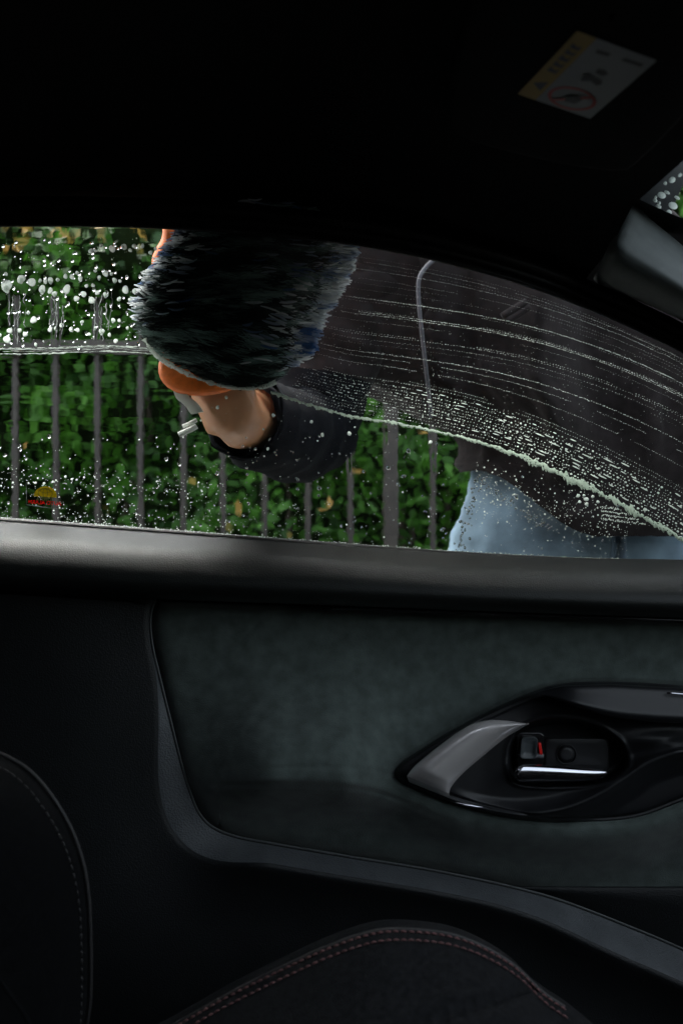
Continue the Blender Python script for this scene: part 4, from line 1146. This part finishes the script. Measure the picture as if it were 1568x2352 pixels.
for k in range(900):     # row of tiny bubbles along the belt seal
    u = RNG.uniform(-100, 1420); add(u, wbot(u) - abs(RNG.normal(0, 3)) + 1, RNG.uniform(.6, 1.5))
for k in range(560):     # in front of the dark hem
    u = RNG.uniform(1090, 1440); v = RNG.normal(1130 + (u - 1090) * .22, 40)
    if v > foam_edge(u) + 14 and v < wbot(u): add(u, v, RNG.choice([.7, 1., 1.5, 2.1], p=[.5, .3, .15, .05]))
for (u, v, r) in ((1327, 1138, 4), (1345, 1146, 5), (1360, 1140, 3.5), (1330, 1152, 3.5), (1346, 1157, 4), (1372, 1152, 3.5), (1340, 1137, 2.8), (1480, 1170, 4), (1560, 1236, 6)): add(u, v, r, 1.2)
for k in range(60):
    for j in range(4):
        u = 1380 + k * 1.9 + RNG.normal(0, 1); v = 1164 + j * 9 + (u - 1380) * .12 + RNG.normal(0, 1.2)
        if v > foam_edge(u) + 12: add(u, v, RNG.uniform(.6, 1.6), 1.3)
for k in range(200):     # scattered over the middle
    u = RNG.uniform(400, 1090); v = RNG.uniform(930, 1250)
    if v > foam_edge(u) + 8 and v < wbot(u): add(u, v, RNG.choice([.6, .8, 1.2, 2.2], p=[.5, .3, .14, .06]))
for (u, v, r) in ((628, 953, 5), (605, 985, 3), (715, 968, 4.5), (740, 998, 5), (802, 995, 5.5), (988, 1015, 5), (615, 1030, 4), (500, 935, 5), (520, 912, 4.5), (462, 965, 3)): add(u, v, r, .85)
# wiped arc: rows of beads fanning out from behind the mitt
def arc(s, u):          # s = 0 at the foam edge .. 1 at the window top
    e = foam_edge(u); t = wtop(u); ss_ = s + .16 * s * (1 - s) * 4 * sm(800, 1568, u) * sm(.2, .45, s)
    return e + (t - e) * np.clip(ss_, 0, .97)
def ustart(s): return np.interp(s, [0, .1, .25, .5, .75, 1.], [650, 668, 700, 722, 765, 812])
dense = [.03, .05, .068, .086, .104, .122, .14, .158, .176, .195, .215]
for s in dense:
    u = ustart(s) + RNG.uniform(0, 20)
    while u < 1640:
        grow = .55 + .55 * sm(700, 1400, u); v = arc(s, u) + RNG.normal(0, .7 * grow)
        sl = math.atan2(arc(s, u + 6) - arc(s, u - 6), 12)
        kk = RNG.random()
        if kk < .07 + (.12 if s in (.035, .105, .19) else 0):
            ln = RNG.uniform(8, 26) * grow; add(u + ln / 2, v, 1.35 * grow, ln / (2 * 1.35 * grow), sl); u += ln + 4
        else:
            r = RNG.choice([.7, 1.05, 1.5, 2.2], p=[.35, .38, .2, .07]) * grow; add(u, v, r, RNG.uniform(1, 1.5), sl); u += r * 2 + RNG.uniform(2, 7)
for k in range(200):
    s = RNG.uniform(.02, .24); u = RNG.uniform(700, 1620); add(u, arc(s, u), RNG.uniform(.5, 1.3))
fine = sorted(list(np.linspace(.245, .9, 19) + RNG.normal(0, .009, 19)) + [.70, .62, .94, .915])
for s in fine:
    strong = RNG.random() < .35 or s in (.70, .62, .94); dotted = RNG.random() < .65; thin = RNG.uniform(.75, 1.15)
    u = ustart(s) + RNG.uniform(0, 60)
    while u < 1640:
        gate = vnoise(u / 90, s * 60, 7)
        if gate > (-.8 if strong else -.35):
            sl = math.atan2(arc(s, u + 6) - arc(s, u - 6), 12); r = RNG.uniform(.4, .75) * (1.25 if strong else .85) * thin
            add(u, arc(s, u) + RNG.normal(0, .5), r, RNG.uniform(1, 1.35) if dotted else RNG.uniform(1.2, 2.6), sl)
        u += RNG.uniform(4, 8) if dotted else RNG.uniform(3.0, 6.5)
for k in range(600):
    s = RNG.beta(1.1, 2.4) * .95; u = RNG.uniform(740, 1620); add(u, arc(s, u), RNG.uniform(.35, .75))
Vd, Fd = domes_geo(small, 7, 2)
tag(quads_obj('foam_beads', Vd, Fd, m_foam), 'fine white foam beads in wiped rows and spray over the side window', 'foam', kind='stuff')

def ribbon(name, u0, u1, fn, wfn, mat, n=700, h=.0011, label=None, cat='foam', seed=0):
    us = np.linspace(u0, u1, n); c = fn(us)
    wa = wfn(us) * (1 + .6 * fbm(us / 11, us * 0 + seed, 41 + seed) + .4 * vnoise(us / 3.5, us * 0, 45)); wb = wfn(us) * (1 + .8 * fbm(us / 8, us * 0 + 3.3 + seed, 43 + seed) + .5 * vnoise(us / 3.5, us * 0, 47))
    wa = np.clip(wa, .25, None); wb = np.clip(wb, .25, None)
    rows = []
    for t, hh in ((-1, 0), (-.75, .7), (-.3, 1), (.3, 1), (.75, .7), (1, 0)):
        v = c + np.where(t < 0, t * wa, t * wb); rows.append(P(us, v, Yg(v) + .0047 + h * hh))
    o = loft(name, rows, mat)
    if label: tag(o, label, cat, kind='stuff')
    return o
def blobs(u): return sum(a * np.exp(-((u - c) / w) ** 2) for a, c, w in ((9, 1300, 9), (3, 1210, 14), (4, 1430, 12), (4, 1450, 6), (3, 985, 8), (2.5, 905, 8), (3, 1085, 8), (2, 760, 10)))
ribbon('lather_edge', 622, 1640, foam_edge, lambda u: 3.2 + 3.8 * sm(1080, 1290, u) * (1 - .45 * sm(1400, 1560, u)) + .55 * blobs(u), m_lather, 1500, label='thick pale green lather line curving across the side window below the wiped arc')
ribbon('belt_froth', 480, 1440, lambda u: wbot(u) - 1.0, lambda u: .55 + .9 * sm(800, 1250, u), m_lather, 500, .0006, label='thin pale froth line along the foot of the side window', seed=4)
geos = []
rail_line = lambda u: 803 - 6 * sm(60, 250, u) + 5 * sm(260, 350, u)
us = np.linspace(-80, 352, 420)
for k in range(7):
    dv = RNG.normal(0, 4.5); w = RNG.uniform(.25, .65)
    c = rail_line(us) + dv + 1.2 * fbm(us / 16, us * 0 + k, 60 + k); ww = w * np.clip(1 + 1.1 * fbm(us / 9, us * 0, 70 + k), .12, None)
    geos.append((np.vstack([P(us, c - ww, Yg(c) + .0047), P(us, c, Yg(c) + .0055), P(us, c + ww, Yg(c) + .0047)]), gfaces(3, len(us))))
tag(mesh_obj('foam_line', *merge(geos), m_foam), 'thin wavy line of white froth level with the fence rail', 'foam', kind='stuff')
geos = []
for uc in (35, 130, 228):
    for k in range(7):
        v0 = 668 + RNG.uniform(0, 50); v1 = min(796, v0 + RNG.uniform(35, 100)); vs_ = np.linspace(v0, v1, 60)
        cu = uc + RNG.normal(0, 11) + 5 * fbm(vs_ / 26, vs_ * 0 + k + uc, 130 + k); ww = RNG.uniform(.3, 1.0) * np.clip(1 + fbm(vs_ / 12, vs_ * 0 + k, 140 + k), .1, None)
        geos.append((np.vstack([P(cu - ww, vs_, Yg(vs_) + .0047), P(cu, vs_, Yg(vs_) + .0056), P(cu + ww, vs_, Yg(vs_) + .0047)]), gfaces(3, 60)))
tag(mesh_obj('water_runs', *merge(geos), foam_mat('soapy run', (.30, .32, .31), .6)), 'three greyish soapy water runs above the fence rail at the left of the window', 'water', kind='stuff')
# froth squeezed out along the lower left edge of the mitt
mo = mitt_out; sel = [k for k in range(150) if (mo[k, 1] > 770 and mo[k, 0] < 640)]
c = resample(mo[sel], 260); cn = np.gradient(c, axis=0); cn = np.stack([-cn[:, 1], cn[:, 0]], -1); cn /= np.linalg.norm(cn, axis=1, keepdims=True)
w = 4.2 * np.clip(1 + .6 * fbm(np.arange(260) / 9., np.zeros(260), 77), .2, None)
rows = []
for t, hh in ((-1, 0), (-.5, .8), (.4, .8), (1, 0)):
    q = c + cn * (t * w)[:, None]; rows.append(P(q[:, 0], q[:, 1], Yg(q[:, 1]) + .0047 + .001 * hh))
m_froth = foam_mat('froth', (.5, .56, .5), .55, .8)
tag(loft('mitt_froth', rows, m_froth), 'greyish froth squeezed out along the lower edge of the dark mitt', 'foam', kind='stuff')

# clear water drops
drops = []
for k in range(420):
    u = RNG.uniform(-60, 1440); v = RNG.uniform(1000, 1275)
    if u > 560 and v < foam_edge(u) + 8: continue
    if v > wbot(u) - 2: continue
    if u > 1060 and RNG.random() < .75: continue
    r = RNG.choice([1.6, 2.4, 3.4, 5.0], p=[.45, .32, .17, .06]); drops.append((u, v, r, r * RNG.uniform(1, 1.25), r * .00026, 0))
for k in range(160):
    u, v = RNG.uniform(-60, 330), RNG.uniform(550, 800)
    if outside_mitt(u, v): r = RNG.choice([2., 3.2, 4.5]); drops.append((u, v, r, r * 1.25, r * .00024, 0))
for k in range(120):     # along the jeans edge
    t = RNG.random(); u, v = (1100 - 50 * t, 1095 + 170 * t) if RNG.random() < .5 else (1100 + 160 * t, 1095 + 120 * t ** .9)
    r = RNG.uniform(1.6, 3.2); drops.append((u + RNG.normal(0, 6), v + RNG.normal(0, 5), r, r, r * .0003, 0))
Vd, Fd = domes_geo(drops, 9, 3, .0049)
# close the base of every drop
n = len(drops); nv_ = 3 * 9 + 1
basef = (np.arange(n)[:, None, None] * nv_ + np.array([(0, k + 1, k) for k in range(1, 8)])[None]).reshape(-1, 3)
wd = quads_obj('water_drops', Vd, np.vstack([Fd, basef]), m_water)
bmx = bmesh.new(); bmx.from_mesh(wd.data); bmesh.ops.recalc_face_normals(bmx, faces=bmx.faces[:]); bmx.to_mesh(wd.data); bmx.free()
tag(wd, 'clear water drops scattered over the lower side window', 'water drops', kind='stuff')

# foam drops on the windscreen corner
def ray_shield(u, v):
    # plane through the windscreen near the header, 14 mm above the shield line (outer face)
    p0 = shield(np.array([.7]), 0.)[0] + [0, 0, .016]; p1 = shield(np.array([.7]), .1)[0] + [0, 0, .016]
    e1 = p1 - p0; nrm = np.cross(e1, [0, 1., 0]); d = np.array([(u - 784) / F, 1, (1176 - v) / F]); c0 = np.array([0, 0, ZC])
    return c0 + d * ((p0 - c0) @ nrm) / (d @ nrm)
wsd = [(1519, 448, 10, 7, .35), (1545, 472, 11, 7.5, .4), (1504, 460, 5.5, 3.6, .5), (1513, 466, 4, 3.2, .4), (1512, 474, 7, 3.6, .45), (1536, 487, 7, 4.5, .35), (1543, 413, 8, 6.5, -.4), (1527, 421, 4, 3.4, 0), (1561, 402, 5, 3.5, -.5), (1531, 442, 7, 2.6, .4), (1554, 454, 7, 2.6, .45), (1505, 453, 3, 2.6, 0)]
e1 = (shield(np.array([.7]), .1)[0] - shield(np.array([.7]), 0.)[0]); e1 /= np.linalg.norm(e1); nrm = np.cross([0, 1., 0], e1); nrm = nrm if nrm[2] > 0 else -nrm
for (u, v, ru, rv, rot) in wsd:
    cpt = ray_shield(u, v); a = np.linspace(0, 2 * math.pi, 14, endpoint=False); V = []
    for r in range(4):
        rr = math.cos(r / 4 * math.pi / 2); hh = math.sin(r / 4 * math.pi / 2)
        for t in a:
            du, dv = ru * rr * math.cos(t), rv * rr * math.sin(t)
            V.append(ray_shield(u + du * math.cos(rot) - dv * math.sin(rot), v + du * math.sin(rot) + dv * math.cos(rot)) + nrm * .0015 * hh - cpt)
    V.append(nrm * .0015); Fd = gfaces(4, 14, True) + [(42 + k, 42 + (k + 1) % 14, 56) for k in range(14)]
    o = mesh_obj('windscreen_foam_drop', V, Fd, m_foam); o.location = Vector(cpt)
    tag(o, 'pale foam drop on the windscreen corner by the front pillar', 'foam drop', 'foam drops on the windscreen corner')
